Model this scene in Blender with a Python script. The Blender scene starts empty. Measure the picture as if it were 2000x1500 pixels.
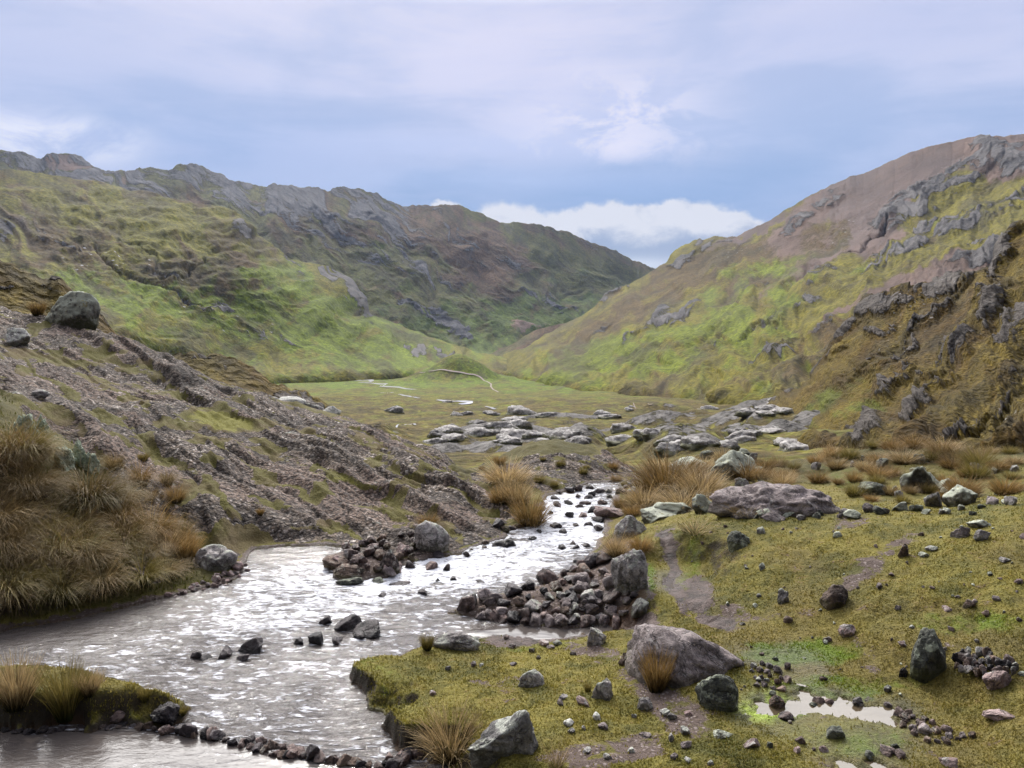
import bpy, math, random
import numpy as np
from mathutils import Vector
sc = bpy.context.scene
COL = sc.collection
R = math.radians
# ------------------------------------------------------------------ camera
F = 1570.0; PITCH = math.atan(150 / F); H = 4.2
cam_d = bpy.data.cameras.new("camera"); cam = bpy.data.objects.new("camera", cam_d); COL.objects.link(cam)
cam.location = (0, 0, H); cam.rotation_euler = (math.pi / 2 - PITCH, 0, 0)
cam_d.sensor_width = 36; cam_d.lens = F / 2000 * 36; cam_d.clip_start = 0.1; cam_d.clip_end = 40000
sc.camera = cam
# ------------------------------------------------------------------ light and exposure
SUN_AZ, SUN_EL = -14.0, 40.0
sc.view_settings.view_transform = 'Standard'; sc.view_settings.look = 'None'
sc.view_settings.gamma = 1; sc.view_settings.exposure = -0.28
try: sc.view_settings.use_curve_mapping = False
except Exception: pass
sc.cycles.max_bounces = 4; sc.cycles.diffuse_bounces = 2; sc.cycles.glossy_bounces = 2
sc.cycles.transmission_bounces = 2; sc.cycles.volume_bounces = 0; sc.cycles.transparent_max_bounces = 4
sc.cycles.use_denoising = True
sc.cycles.caustics_reflective = False
sun_d = bpy.data.lights.new("sun", 'SUN'); sun = bpy.data.objects.new("sun", sun_d); COL.objects.link(sun)
sdir = Vector((math.sin(R(SUN_AZ)) * math.cos(R(SUN_EL)), math.cos(R(SUN_AZ)) * math.cos(R(SUN_EL)), math.sin(R(SUN_EL))))
sun.rotation_euler = sdir.to_track_quat('Z', 'Y').to_euler()
sun_d.energy = 2.9; sun_d.angle = R(2.0); sun_d.color = (1.0, 0.95, 0.86)

class NG:
    """small node-graph helper"""
    def __init__(s, nt): s.nt = nt
    def n(s, t, **k):
        o = s.nt.nodes.new(t)
        for a, b in k.items(): setattr(o, a, b)
        return o
    def set(s, sock, v):
        if isinstance(v, bpy.types.NodeSocket): s.nt.links.new(v, sock)
        elif isinstance(v, (tuple, list)):
            v = tuple(v)
            if len(sock.default_value) == 4 and len(v) == 3: v = v + (1,)
            sock.default_value = v
        else: sock.default_value = v
    def m(s, op, a, b=0.0, c=0.0, clamp=False):
        o = s.n('ShaderNodeMath', operation=op, use_clamp=clamp)
        s.set(o.inputs[0], a); s.set(o.inputs[1], b); s.set(o.inputs[2], c)
        return o.outputs[0]
    def vm(s, op, a, b=(0, 0, 0)):
        o = s.n('ShaderNodeVectorMath', operation=op)
        s.set(o.inputs[0], a); s.set(o.inputs[1], b)
        return o.outputs['Value'] if op in ('DOT_PRODUCT', 'LENGTH') else o.outputs[0]
    def vscale(s, a, k):
        o = s.n('ShaderNodeVectorMath', operation='SCALE'); s.set(o.inputs[0], a); s.set(o.inputs['Scale'], k); return o.outputs[0]
    def step(s, v, a, b, lo=0.0, hi=1.0):
        o = s.n('ShaderNodeMapRange', interpolation_type='SMOOTHSTEP')
        s.set(o.inputs[0], v); s.set(o.inputs[1], a); s.set(o.inputs[2], b); s.set(o.inputs[3], lo); s.set(o.inputs[4], hi)
        return o.outputs[0]
    def mix(s, f, a, b, mode='MIX'):
        o = s.n('ShaderNodeMix', data_type='RGBA', blend_type=mode)
        s.set(o.inputs[0], f); s.set(o.inputs[6], a); s.set(o.inputs[7], b)
        return o.outputs[2]
    def xyz(s, x, y, z=0.0):
        o = s.n('ShaderNodeCombineXYZ'); s.set(o.inputs[0], x); s.set(o.inputs[1], y); s.set(o.inputs[2], z); return o.outputs[0]
    def noise(s, vec, scale, detail=4, rough=0.55, dist=0.0, out=0):
        o = s.n('ShaderNodeTexNoise'); s.set(o.inputs['Vector'], vec); o.inputs['Scale'].default_value = scale
        o.inputs['Detail'].default_value = detail; o.inputs['Roughness'].default_value = rough; o.inputs['Distortion'].default_value = dist
        return o.outputs[out]
    def vor(s, vec, scale, feature='F1', out='Distance', rnd=1.0):
        o = s.n('ShaderNodeTexVoronoi', feature=feature); s.set(o.inputs['Vector'], vec); o.inputs['Scale'].default_value = scale
        o.inputs['Randomness'].default_value = rnd
        return o.outputs[out]
    def attr(s, name, out='Fac'):
        o = s.n('ShaderNodeAttribute', attribute_name=name); return o.outputs[out]
    def bump(s, h, dist, strength=1.0, normal=None):
        o = s.n('ShaderNodeBump'); s.set(o.inputs['Height'], h); o.inputs['Distance'].default_value = dist; o.inputs['Strength'].default_value = strength
        if normal is not None: s.set(o.inputs['Normal'], normal)
        return o.outputs[0]

# ------------------------------------------------------------------ world: Nishita behind broken cloud, all by sky direction
w = bpy.data.worlds.new("World"); sc.world = w; w.use_nodes = True
nt = w.node_tree; nt.nodes.clear(); g = NG(nt)
tc = g.n('ShaderNodeTexCoord').outputs['Generated']
dirn = g.vm('NORMALIZE', tc)
sep = g.n('ShaderNodeSeparateXYZ'); g.set(sep.inputs[0], dirn)
az = g.m('ARCTAN2', sep.outputs[0], sep.outputs[1]); el = g.m('ARCSINE', sep.outputs[2])
sky = g.n('ShaderNodeTexSky', sky_type='NISHITA'); sky.sun_disc = False
sky.sun_elevation = R(SUN_EL); sky.sun_rotation = R(SUN_AZ); sky.altitude = 4500
def A_(px): return math.atan((px - 1000) / F)
def E_(px, py): return math.atan((600 - py) / F / math.sqrt(1 + ((px - 1000) / F) ** 2))
def sblob(px, py, rx, ry, dist=None, p=1.0, uu=None, vv=None):
    """soft elliptical patch of sky centred on a direction"""
    dx = g.m('DIVIDE', g.m('SUBTRACT', uu or az, A_(px)), rx / F); dy = g.m('DIVIDE', g.m('SUBTRACT', vv or el, E_(px, py)), ry / F)
    r2 = g.m('ADD', g.m('MULTIPLY', dx, dx), g.m('MULTIPLY', dy, dy))
    return g.m('EXPONENT', g.m('MULTIPLY', r2, -p))
P = g.xyz(g.m('MULTIPLY', az, 1.0), g.m('MULTIPLY', el, 2.2), 0.0)
big = g.noise(P, 3.0, 5, 0.5, 0.3)
streak = g.noise(g.xyz(az, g.m('MULTIPLY', el, 5.0), 3.0), 3.5, 6, 0.55, 0.5)
wisp = g.noise(g.xyz(az, g.m('MULTIPLY', el, 1.8), 7.0), 9.0, 8, 0.6, 0.4)
# blue lower, pale lavender higher
hi = g.step(el, R(4), R(19))
c = g.mix(hi, (0.225, 0.355, 0.60), (0.46, 0.53, 0.76))
veil = g.m('ADD', g.m('MULTIPLY', big, 0.55), g.m('MULTIPLY', streak, 0.45))
vf = g.m('MULTIPLY', g.step(veil, 0.40, 0.58), g.m('MULTIPLY_ADD', hi, 0.55, 0.34))
c = g.mix(vf, c, (0.68, 0.68, 0.86))
for (px, py, rx, ry, k, col) in ((700, -20, 520, 170, .70, (0.76, 0.75, 0.90)), (1080, 170, 300, 150, .45, (0.74, 0.71, 0.88)),
        (1500, 250, 420, 110, .35, (0.48, 0.58, 0.84)), (60, 120, 420, 90, .4, (0.40, 0.49, 0.74)), (1750, 60, 380, 60, .35, (0.42, 0.50, 0.77)),
        (1250, 375, 420, 60, .6, (0.205, 0.365, 0.66)), (480, 300, 330, 70, .45, (0.30, 0.42, 0.71)), (870, 290, 260, 26, .5, (0.49, 0.57, 0.82)),
        (930, 355, 220, 22, .45, (0.47, 0.57, 0.83))):
    f = g.m('MULTIPLY', sblob(px, py, rx, ry), g.step(g.m('ADD', big, g.m('MULTIPLY', streak, .6)), 0.55, 1.0, 0.45, 1.15))
    c = g.mix(g.m('MULTIPLY', f, k, clamp=True), c, col)
# soft wisps
f = g.m('MULTIPLY', sblob(1200, 230, 150, 70), g.step(wisp, 0.44, 0.56))
f2 = g.m('MULTIPLY', sblob(1170, 300, 190, 30), g.step(wisp, 0.42, 0.62))
c = g.mix(g.m('MULTIPLY', g.m('ADD', f, g.m('MULTIPLY', f2, .6), clamp=True), .75), c, (0.84, 0.80, 0.92))
f = g.m('MULTIPLY', g.m('ADD', sblob(30, 275, 90, 42), sblob(205, 285, 70, 34), clamp=True), g.step(wisp, 0.36, 0.6))
c = g.mix(g.m('MULTIPLY', f, 1.0, clamp=True), c, (0.80, 0.80, 0.90))
# low cumulus bank over the valley head: union of lobes with a billowy edge
u2 = g.m('ADD', az, g.m('MULTIPLY', g.m('SUBTRACT', g.noise(P, 26.0, 5, 0.55), .5), 0.035))
v2 = g.m('ADD', el, g.m('MULTIPLY', g.m('SUBTRACT', g.noise(g.xyz(az, el, 5.0), 34.0, 5, 0.55), .5), 0.028))
dens = None
for (px, py, rx, ry) in ((1340, 432, 75, 34), (1180, 440, 62, 38), (1260, 448, 60, 30), (1420, 450, 60, 22), (1100, 460, 95, 34), (985, 440, 65, 44), (1290, 490, 170, 50),
                         (1210, 500, 200, 42), (868, 405, 22, 14)):
    b = sblob(px, py, rx, ry, p=0.9, uu=u2, vv=v2)
    dens = b if dens is None else g.m('ADD', dens, b)
edge = g.step(dens, 0.30, 0.70)
body = g.step(dens, 0.4, 1.7)
low = g.step(el, E_(1250, 505), E_(1250, 430))
puff = g.noise(g.xyz(az, g.m('MULTIPLY', el, 1.6), 1.0), 22.0, 6, 0.55, 0.3)
cc = g.mix(g.m('MULTIPLY', g.step(g.m('SUBTRACT', low, g.m('MULTIPLY', g.m('SUBTRACT', puff, 0.5), 1.8)), 0.25, 0.95), 1.0), (0.33, 0.40, 0.56), (0.74, 0.74, 0.79))
cc = g.mix(sblob(1230, 520, 110, 16), cc, (0.66, 0.70, 0.80))
c = g.mix(g.m('MULTIPLY', edge, .95), c, cc)
# thin bright cloud in front of the sun
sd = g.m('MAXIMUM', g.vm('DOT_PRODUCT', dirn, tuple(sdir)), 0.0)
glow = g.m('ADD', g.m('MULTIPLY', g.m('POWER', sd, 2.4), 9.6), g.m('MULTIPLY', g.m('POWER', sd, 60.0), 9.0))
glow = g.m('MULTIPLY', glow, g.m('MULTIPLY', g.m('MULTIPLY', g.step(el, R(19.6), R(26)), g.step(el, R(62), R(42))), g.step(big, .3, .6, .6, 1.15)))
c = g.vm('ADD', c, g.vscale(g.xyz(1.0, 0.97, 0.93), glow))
dnf = g.step(sep.outputs[1], 0.15, -0.5)       # unseen sky behind the camera, dimmed so facing sides stay dark
c = g.mix(g.m('MULTIPLY', dnf, .9), c, (0.19, 0.19, 0.195))
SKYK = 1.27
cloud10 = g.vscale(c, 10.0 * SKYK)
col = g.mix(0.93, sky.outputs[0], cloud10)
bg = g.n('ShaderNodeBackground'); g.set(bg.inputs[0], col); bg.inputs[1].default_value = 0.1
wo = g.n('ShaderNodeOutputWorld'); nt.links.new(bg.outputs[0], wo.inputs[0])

# ------------------------------------------------------------------ maths helpers
rng = np.random.RandomState(7)
_perm = rng.permutation(256).astype(np.int32); _perm = np.concatenate([_perm, _perm, _perm])
_gr = rng.normal(size=(256, 3)); _gr /= np.linalg.norm(_gr, axis=1)[:, None]
def pnoise(x, y, z=0.0):
    x, y, z = np.broadcast_arrays(np.asarray(x, float), np.asarray(y, float), np.asarray(z, float))
    xi = np.floor(x).astype(np.int64); yi = np.floor(y).astype(np.int64); zi = np.floor(z).astype(np.int64)
    xf, yf, zf = x - xi, y - yi, z - zi
    u, v, w_ = [t * t * t * (t * (t * 6 - 15) + 10) for t in (xf, yf, zf)]
    xi &= 255; yi &= 255; zi &= 255
    r = 0
    for i in (0, 1):
        for j in (0, 1):
            for k in (0, 1):
                h = _perm[_perm[_perm[(xi + i) & 255] + ((yi + j) & 255)] + ((zi + k) & 255)]
                gv = _gr[h]
                d = gv[..., 0] * (xf - i) + gv[..., 1] * (yf - j) + gv[..., 2] * (zf - k)
                r = r + d * (u if i else 1 - u) * (v if j else 1 - v) * (w_ if k else 1 - w_)
    return r * 1.6
def fbm(x, y, z=0.0, o=5, lac=2.03, gain=0.5):
    a, s, f = 1.0, 0, 1.0
    for i in range(o):
        s = s + a * pnoise(x * f + 17.3 * i, y * f - 9.1 * i, np.asarray(z) * f + 3.7 * i); a *= gain; f *= lac
    return s
def ridged(x, y, z=0.0, o=5, lac=2.03, gain=0.5):
    a, s, f = 1.0, 0, 1.0
    for i in range(o):
        s = s + a * (1 - 2.2 * np.abs(pnoise(x * f + 17.3 * i, y * f - 9.1 * i, np.asarray(z) * f + 3.7 * i))); a *= gain; f *= lac
    return s / 1.9
def sst(v, a, b):
    t = np.clip((v - a) / (b - a), 0, 1); return t * t * (3 - 2 * t)
cp, sp = math.cos(PITCH), math.sin(PITCH)
def ray(px, py):
    """direction (per unit Y) through a photo position: x/Y and z/Y slopes"""
    a = (np.asarray(px, float) - 1000) / F; b = (750 - np.asarray(py, float)) / F
    dy = cp + b * sp
    return a / dy, (-sp + b * cp) / dy
def W(px, py, Y):
    rx, rz = ray(px, py); return rx * Y, np.asarray(Y, float) + 0 * rx, H + rz * Y
def proj(x, y, z):
    zz = z - H; d = y * cp - zz * sp; b = (y * sp + zz * cp) / d
    return 1000 + F * x / d, 750 - F * b
def blob(px, py, cx, cy, rx, ry, ang=0.0, soft=0.5):
    c_, s_ = math.cos(R(ang)), math.sin(R(ang))
    dx, dy = px - cx, py - cy
    u, v = (dx * c_ + dy * s_) / rx, (-dx * s_ + dy * c_) / ry
    d = np.sqrt(u * u + v * v)
    return 1 - sst(d, 1 - soft, 1 + soft)
def line_d(px, py, pts):
    best = np.full(np.shape(px), 1e9)
    for (x0, y0), (x1, y1) in zip(pts[:-1], pts[1:]):
        dx, dy = x1 - x0, y1 - y0
        t = np.clip(((px - x0) * dx + (py - y0) * dy) / (dx * dx + dy * dy + 1e-9), 0, 1)
        best = np.minimum(best, np.hypot(px - x0 - t * dx, py - y0 - t * dy))
    return best
def inside(x, y, poly):
    r = np.zeros(np.shape(x), bool); n = len(poly)
    for i in range(n):
        x0, y0 = poly[i]; x1, y1 = poly[(i + 1) % n]
        if y0 == y1: continue
        c_ = ((y0 > y) != (y1 > y)) & (x < (x1 - x0) * (y - y0) / (y1 - y0) + x0)
        r ^= c_
    return r
def sdf(x, y, poly):
    d = line_d(x, y, list(poly) + [poly[0]]); return np.where(inside(x, y, poly), d, -d)

# ------------------------------------------------------------------ mesh helpers
def mesh_np(name, co, quads, mat=None, attrs=None, smooth=True):
    me = bpy.data.meshes.new(name)
    co = np.ascontiguousarray(co, np.float32); quads = np.ascontiguousarray(quads, np.int32); k = quads.shape[1]
    me.vertices.add(len(co)); me.vertices.foreach_set('co', co.ravel())
    me.loops.add(quads.size); me.loops.foreach_set('vertex_index', quads.ravel())
    me.polygons.add(len(quads)); me.polygons.foreach_set('loop_start', np.arange(0, quads.size, k, dtype=np.int32))
    me.polygons.foreach_set('use_smooth', np.full(len(quads), smooth))
    me.update(calc_edges=True)
    for an, av in (attrs or {}).items():
        av = np.asarray(av, np.float32)
        if av.ndim == 1:
            a = me.attributes.new(an, 'FLOAT', 'POINT'); a.data.foreach_set('value', av)
        else:
            a = me.attributes.new(an, 'FLOAT_VECTOR', 'POINT'); a.data.foreach_set('vector', np.ascontiguousarray(av).ravel())
    if mat: me.materials.append(mat)
    return me
def link(name, me, parent=None, **props):
    o = bpy.data.objects.new(name, me); COL.objects.link(o)
    if parent: o.parent = parent
    for k, v in props.items(): o[k] = v
    return o
def grid_faces(nr, nc, keep=None):
    i = np.arange(nr * nc).reshape(nr, nc)
    q = np.stack([i[:-1, :-1], i[1:, :-1], i[1:, 1:], i[:-1, 1:]], -1)
    return q.reshape(-1, 4) if keep is None else q[keep]
def compact(co, q, attrs):
    used = np.unique(q); m = np.zeros(len(co), np.int64); m[used] = np.arange(len(used))
    return co[used], m[q], {k: v[used] for k, v in attrs.items()}

# ------------------------------------------------------------------ materials
def newmat(name):
    m = bpy.data.materials.new(name); m.use_nodes = True; nt = m.node_tree; nt.nodes.clear(); g = NG(nt)
    b = g.n('ShaderNodeBsdfPrincipled'); o = g.n('ShaderNodeOutputMaterial'); nt.links.new(b.outputs[0], o.inputs[0])
    return m, g, b
KH = .66
def hill_mat(name, sc_, olive, brown, lush, rock1, rock2, scree, k_rock=1.0, bumpd=3.0, tuft=0.0):
    """sc_ = size in metres of the middle mottling"""
    m, g, b = newmat(name)
    olive, brown, lush, rock1, rock2, scree = [tuple(v * KH for v in t) for t in (olive, brown, lush, rock1, rock2, scree)]
    st = g.attr('st', 'Vector'); pos = g.n('ShaderNodeNewGeometry').outputs['Position']
    nb = g.noise(st, 1 / (sc_ * 7), 4, .55, .4); nm = g.noise(st, 1 / (sc_ * 1.7), 6, .64, .15); nf = g.noise(pos, 1 / (sc_ * .5), 5, .65)
    vo = g.vor(pos, 1 / (sc_ * .35))
    dry = g.m('ADD', g.attr('dry'), g.m('ADD', g.m('MULTIPLY', g.m('SUBTRACT', nb, .5), 1.6), g.m('MULTIPLY', g.m('SUBTRACT', nm, .5), 1.5)))
    c = g.mix(g.step(dry, 0.0, 0.7), olive, brown)
    lu = g.m('ADD', g.attr('lush'), g.m('ADD', g.m('MULTIPLY', g.m('SUBTRACT', nm, .5), 1.3), g.m('MULTIPLY', g.m('SUBTRACT', nb, .5), -.7)))
    c = g.mix(g.step(lu, 0.22, 0.85), c, lush)
    hb = g.noise(st, 1 / (sc_ * 2.6), 6, .64, .2)
    c = g.mix(g.m('MULTIPLY', g.step(hb, .50, .62), .6), c, (.058, .048, .022))
    sk = g.noise(g.vm('MULTIPLY', st, (.5, 1.3, 1.0)), 1 / (sc_ * .9), 6, .66, .12); fine = g.noise(pos, 1 / (sc_ * .22), 4, .7)
    c = g.mix(g.step(nf, .3, .7), g.vscale(c, .62), g.vscale(c, 1.36)); c = g.mix(g.step(sk, .34, .66), g.vscale(c, .66), g.vscale(c, 1.22)); c = g.mix(g.step(fine, .3, .7), g.vscale(c, .72), g.vscale(c, 1.25))
    sr = g.m('ADD', g.attr('scree'), g.m('ADD', g.m('MULTIPLY', g.m('SUBTRACT', nm, .5), .9), g.m('MULTIPLY', g.m('SUBTRACT', nf, .5), .5)))
    scc = g.mix(g.step(nm, .35, .65), g.vscale(g.xyz(*scree), .72), g.vscale(g.xyz(*scree), 1.35)); scc = g.mix(g.m('MULTIPLY', g.step(nb, .45, .62), .6), scc, (.105, .082, .078))
    c = g.mix(g.step(sr, 0.35, 0.6), c, scc)
    rk = g.m('ADD', g.m('MULTIPLY', g.attr('rock'), k_rock), g.m('ADD', g.m('MULTIPLY', g.m('SUBTRACT', nm, .5), 1.3), g.m('MULTIPLY', g.m('SUBTRACT', nf, .5), .8)))
    rf = g.step(rk, 0.42, 0.62)
    rn = g.noise(st, 1 / (sc_ * .8), 7, .7, .2)
    rc = g.mix(g.step(g.m('ADD', g.m('MULTIPLY', rn, .6), g.m('ADD', g.m('MULTIPLY', nf, .25), g.m('MULTIPLY', g.m('ADD', sk, fine), .28))), .50, .82), rock1, rock2)
    c = g.mix(rf, c, rc)
    # scattered pale stones
    vs = g.n('ShaderNodeTexVoronoi', feature='F1'); g.set(vs.inputs['Vector'], pos); vs.inputs['Scale'].default_value = 1 / (sc_ * 1.3)
    dot = g.m('MULTIPLY', g.step(vs.outputs['Distance'], 0.16, 0.08), g.step(g.m('ADD', g.attr('stones'), g.m('MULTIPLY', g.m('SUBTRACT', nb, .5), 1.2)), .2, .5))
    c = g.mix(g.m('MULTIPLY', dot, .8), c, (0.34, 0.34, 0.35))
    g.set(b.inputs['Base Color'], c); b.inputs['Roughness'].default_value = .93; b.inputs['Specular IOR Level'].default_value = .15
    h = g.m('ADD', g.m('MULTIPLY', nm, 1.0), g.m('ADD', g.m('MULTIPLY', nf, .5 + tuft), g.m('MULTIPLY', g.m('MULTIPLY', g.m('ADD', rn, sk), rf), 1.8))); h = g.m('ADD', h, g.m('ADD', g.m('MULTIPLY', sk, 1.0), g.m('MULTIPLY', fine, .3)))
    h = g.m('ADD', h, g.m('MULTIPLY', vo, .25 + tuft))
    g.set(b.inputs['Normal'], g.bump(h, bumpd, 1.0))
    return m

def g_named(m): return m
MAT = {}
MAT['far'] = hill_mat('far_mountain_surface', 20, (0.120, 0.120, 0.026), (0.145, 0.085, 0.045), (0.120, 0.165, 0.024), (0.032, 0.036, 0.050), (0.215, 0.21, 0.22), (0.28, 0.18, 0.140), bumpd=8)
MAT['hill'] = hill_mat('green_hill_surface', 15, (0.185, 0.170, 0.018), (0.115, 0.076, 0.026), (0.165, 0.215, 0.014), (0.060, 0.060, 0.068), (0.24, 0.225, 0.215), (0.19, 0.165, 0.16), bumpd=4)
MAT['right'] = hill_mat('right_mountain_surface', 13, (0.190, 0.165, 0.014), (0.120, 0.078, 0.022), (0.175, 0.210, 0.010), (0.045, 0.046, 0.054), (0.21, 0.195, 0.19), (0.165, 0.110, 0.088), bumpd=4)
MAT['slope'] = hill_mat('brown_slope_surface', 2.6, (0.165, 0.118, 0.016), (0.115, 0.070, 0.014), (0.14, 0.155, 0.018), (0.028, 0.026, 0.028), (0.20, 0.175, 0.155), (0.16, 0.13, 0.10), bumpd=1.0, tuft=.4)
MAT['valley'] = hill_mat('valley_surface', 7, (0.185, 0.175, 0.026), (0.150, 0.110, 0.030), (0.160, 0.220, 0.018), (0.08, 0.074, 0.068), (0.33, 0.31, 0.29), (0.23, 0.19, 0.15), bumpd=2.0)

# ------------------------------------------------------------------ lofted mountain sheets
def loft(name, rows, px0, px1, nc, segs, matk, relief, streak_ang, aniso, Lm, masks, jag=0.0, seed=0, crest_row=1, label=None, kind='structure', crest_fade=0.12, steps=None):
    """rows: top (behind the crest) to bottom, each a list of (px, py, Y); Catmull-Rom between them"""
    pxs = np.linspace(px0, px1, nc)
    P = []; PYs = []; 
    for k, r in enumerate(rows):
        r = np.array(r, float); py = np.interp(pxs, r[:, 0], r[:, 1]); Y = np.interp(pxs, r[:, 0], r[:, 2])
        if k <= crest_row and jag: py = py + jag * fbm(pxs / 22.0, seed + .5, 0, 4)
        if k > crest_row:
            kk = np.hanning(61); kk /= kk.sum()
            py = np.convolve(np.pad(py, 30, 'edge'), kk, 'valid'); Y = np.convolve(np.pad(Y, 30, 'edge'), kk, 'valid')
        P.append(np.stack(W(pxs, py, Y), -1)); PYs.append(py)
    sk = P[-1].copy(); sk[:, 2] -= 30 + sk[:, 1] * .06; sk[:, :2] *= .97; P.append(sk); segs = segs + [6]
    P = np.array(P); out = []; pyo = []; tt = []
    n = len(P)
    for k in range(n - 1):
        p0, p1, p2, p3 = P[max(k - 1, 0)], P[k], P[k + 1], P[min(k + 2, n - 1)]
        if k <= crest_row: p0 = p1 - (p2 - p1)
        if k == crest_row - 1: p3 = p2 + (p2 - p1)
        m = segs[k]
        for j in range(m + (k == n - 2)):
            t = j / m
            out.append(0.5 * ((2 * p1) + (-p0 + p2) * t + (2 * p0 - 5 * p1 + 4 * p2 - p3) * t * t + (-p0 + 3 * p1 - 3 * p2 + p3) * t ** 3))
            tt.append(k + t)
    G = np.array(out); tt = np.array(tt)
    PX, PY = proj(G[..., 0], G[..., 1], G[..., 2])
    # normals
    du = np.gradient(G, axis=1); dv = np.gradient(G, axis=0); N = np.cross(du, dv); N /= np.linalg.norm(N, axis=-1)[..., None] + 1e-9
    N[N[..., 2] < 0] *= -1
    Yref = np.median(G[..., 1]); q = Yref / F
    ca, sa = math.cos(R(streak_ang)), math.sin(R(streak_ang))
    a = (PX * ca + PY * sa) * q; b_ = (-PX * sa + PY * ca) * q
    a0, b0 = a + .10 * Lm * fbm(PX * q / Lm, PY * q / Lm, seed + 5, 3), b_ + .10 * Lm * fbm(PX * q / Lm, PY * q / Lm, seed + 9, 3)
    a = a + 0.35 * Lm * fbm(PX * q / Lm, PY * q / Lm, seed + 5, 3); b_ = b_ + 0.35 * Lm * fbm(PX * q / Lm, PY * q / Lm, seed + 9, 3)
    rd = ridged(a / (Lm * aniso), b_ / Lm, seed, 6, gain=.52)
    f2 = fbm(PX * q / (Lm * .5), PY * q / (Lm * .5), seed + 2, 5)
    fade = sst(tt - crest_row, 0, crest_fade * 6)[:, None]; fade = np.where(tt[:, None] < crest_row, .1, np.maximum(fade, .12))
    pxw = PX + 17 * fbm(PX / 50, PY / 40, seed + 20, 5, gain=.6); pyw = PY + 13 * fbm(PX / 50, PY / 40, seed + 30, 5, gain=.6)
    d_f = relief * .16 * ridged(a / (Lm * .55), b_ / (Lm * .22), seed + 7, 5, gain=.6)
    M = masks(pxw, pyw, PX, PY, rd, f2)
    d = relief * (rd - .4) + relief * .35 * f2 + d_f
    mot = fbm(a / (Lm * .9), b_ / (Lm * .33), seed + 13, 5, gain=.6); mot2 = fbm(PX * q / (Lm * .45), PY * q / (Lm * .3), seed + 17, 5, gain=.6)
    M['dry'] = M['dry'] + .55 * mot; M['lush'] = M['lush'] * (1 + .6 * mot2) + .3 * mot2; bandn = fbm(a / (Lm * 1.3), b_ / (Lm * .14), seed + 33, 5, gain=.6); M['rock'] = M['rock'] * (.86 + .8 * bandn + .4 * mot) + .22 * np.clip(bandn, 0, 1)
    if 'amp' in M: d = d * M.pop('amp')
    d = d * fade
    rockn = ridged(a / (Lm * .35), b_ / (Lm * .16), seed + 3, 5, gain=.6)
    d = d + relief * .55 * np.clip(M['rock'], 0, 1) * (rockn - .3) * np.maximum(fade, .35)
    if 'lift' in M: d = d + M.pop('lift')
    G = G + N * d[..., None]
    st = np.stack([a0 / aniso, b0, 0 * a + seed], -1).reshape(-1, 3)
    attrs = {k: np.broadcast_to(M.get(k, 0.0), PX.shape).reshape(-1) for k in ('rock', 'scree', 'lush', 'dry', 'stones')}; attrs['st'] = st
    me = mesh_np(name, G.reshape(-1, 3), grid_faces(*PX.shape), MAT[matk], attrs)
    o = link(name, me, kind=kind)
    if label: o['label'] = label
    return o, G

# --- far rocky mountain
crestA = [(-250,296),(0,294),(45,300),(80,309),(100,302),(140,298),(165,310),(185,328),(240,336),(255,330),(280,328),(330,334),(345,323),(385,323),(405,330),(440,347),(480,360),(520,366),(540,362),(565,361),(600,365),(640,371),(660,367),(700,370),(735,380),(770,398),(810,401),(850,402),(870,396),(900,402),(940,420),(980,432),(1040,438),(1060,440),(1100,452),(1150,470),(1200,490),(1240,508),(1275,524),(1320,545),(1400,585)]
Ya = lambda x: np.interp(x, [-250, 600, 1400], [3300, 3600, 4300])
A0 = [(x, y + 60, Ya(x) + 900) for x, y in crestA]; A1 = [(x, y, Ya(x)) for x, y in crestA]
def masksA(px, py, PX, PY, rd, f2):
    cy = np.interp(PX, [p[0] for p in crestA], [p[1] for p in crestA]); dpt = PY - cy
    rock = .50 * (1 - sst(dpt, 10, 75)) * (1 - sst(PX, 760, 900)) + .2 * (1 - sst(dpt, 0, 40))
    rock = rock + .25 * blob(px, py, 560, 400, 260, 50, 12) + .35 * blob(px, py, 700, 455, 190, 40, 15)
    for (x, y, rx, ry, a, k) in ((60, 318, 60, 18, 5, .8), (150, 350, 60, 14, 10, .9), (280, 370, 50, 14, 10, .7), (395, 345, 55, 16, 10, .8), (600, 380, 90, 12, 3, .7), (830, 520, 90, 26, 30, .45), (900, 470, 60, 30, 35, .4), (840, 615, 62, 14, 25, 1.0), (900, 650, 36, 8, 35, .9),
                              (1000, 530, 80, 20, 35, .35), (1080, 590, 90, 14, 32, .35), (700, 500, 80, 14, 15, .4), (960, 600, 50, 10, 30, .3)):
        rock = np.maximum(rock, k * blob(px, py, x, y, rx, ry, a))
    scree = 1.0 * blob(px, py, 135, 318, 50, 18, 0) * (PY > 0)
    scree = np.maximum(scree, .55 * blob(px, py, 1025, 640, 44, 13, -8)); scree = np.maximum(scree, .55 * blob(px, py, 240, 350, 30, 16, 20))
    scree = np.maximum(scree, .42 * blob(px, py, 480, 385, 90, 18, 15))
    lush = .75 * sst(py, 560, 650) * sst(px, 650, 850) + .35 * blob(px, py, 750, 480, 60, 14, 0) + .45 * blob(px, py, 1090, 600, 170, 60, 0) + .2 * blob(px, py, 760, 560, 160, 60, 30)
    dry = .55 * blob(px, py, 900, 470, 150, 70, 35) + .3 * blob(px, py, 700, 430, 200, 60, 0) + .35 * blob(px, py, 1000, 560, 120, 60, 35) + .05 - .3 * blob(px, py, 1150, 560, 130, 60, 0)
    return dict(rock=rock, scree=scree, lush=lush, dry=dry, stones=.1 * (1 - sst(dpt, 40, 200)))
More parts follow.
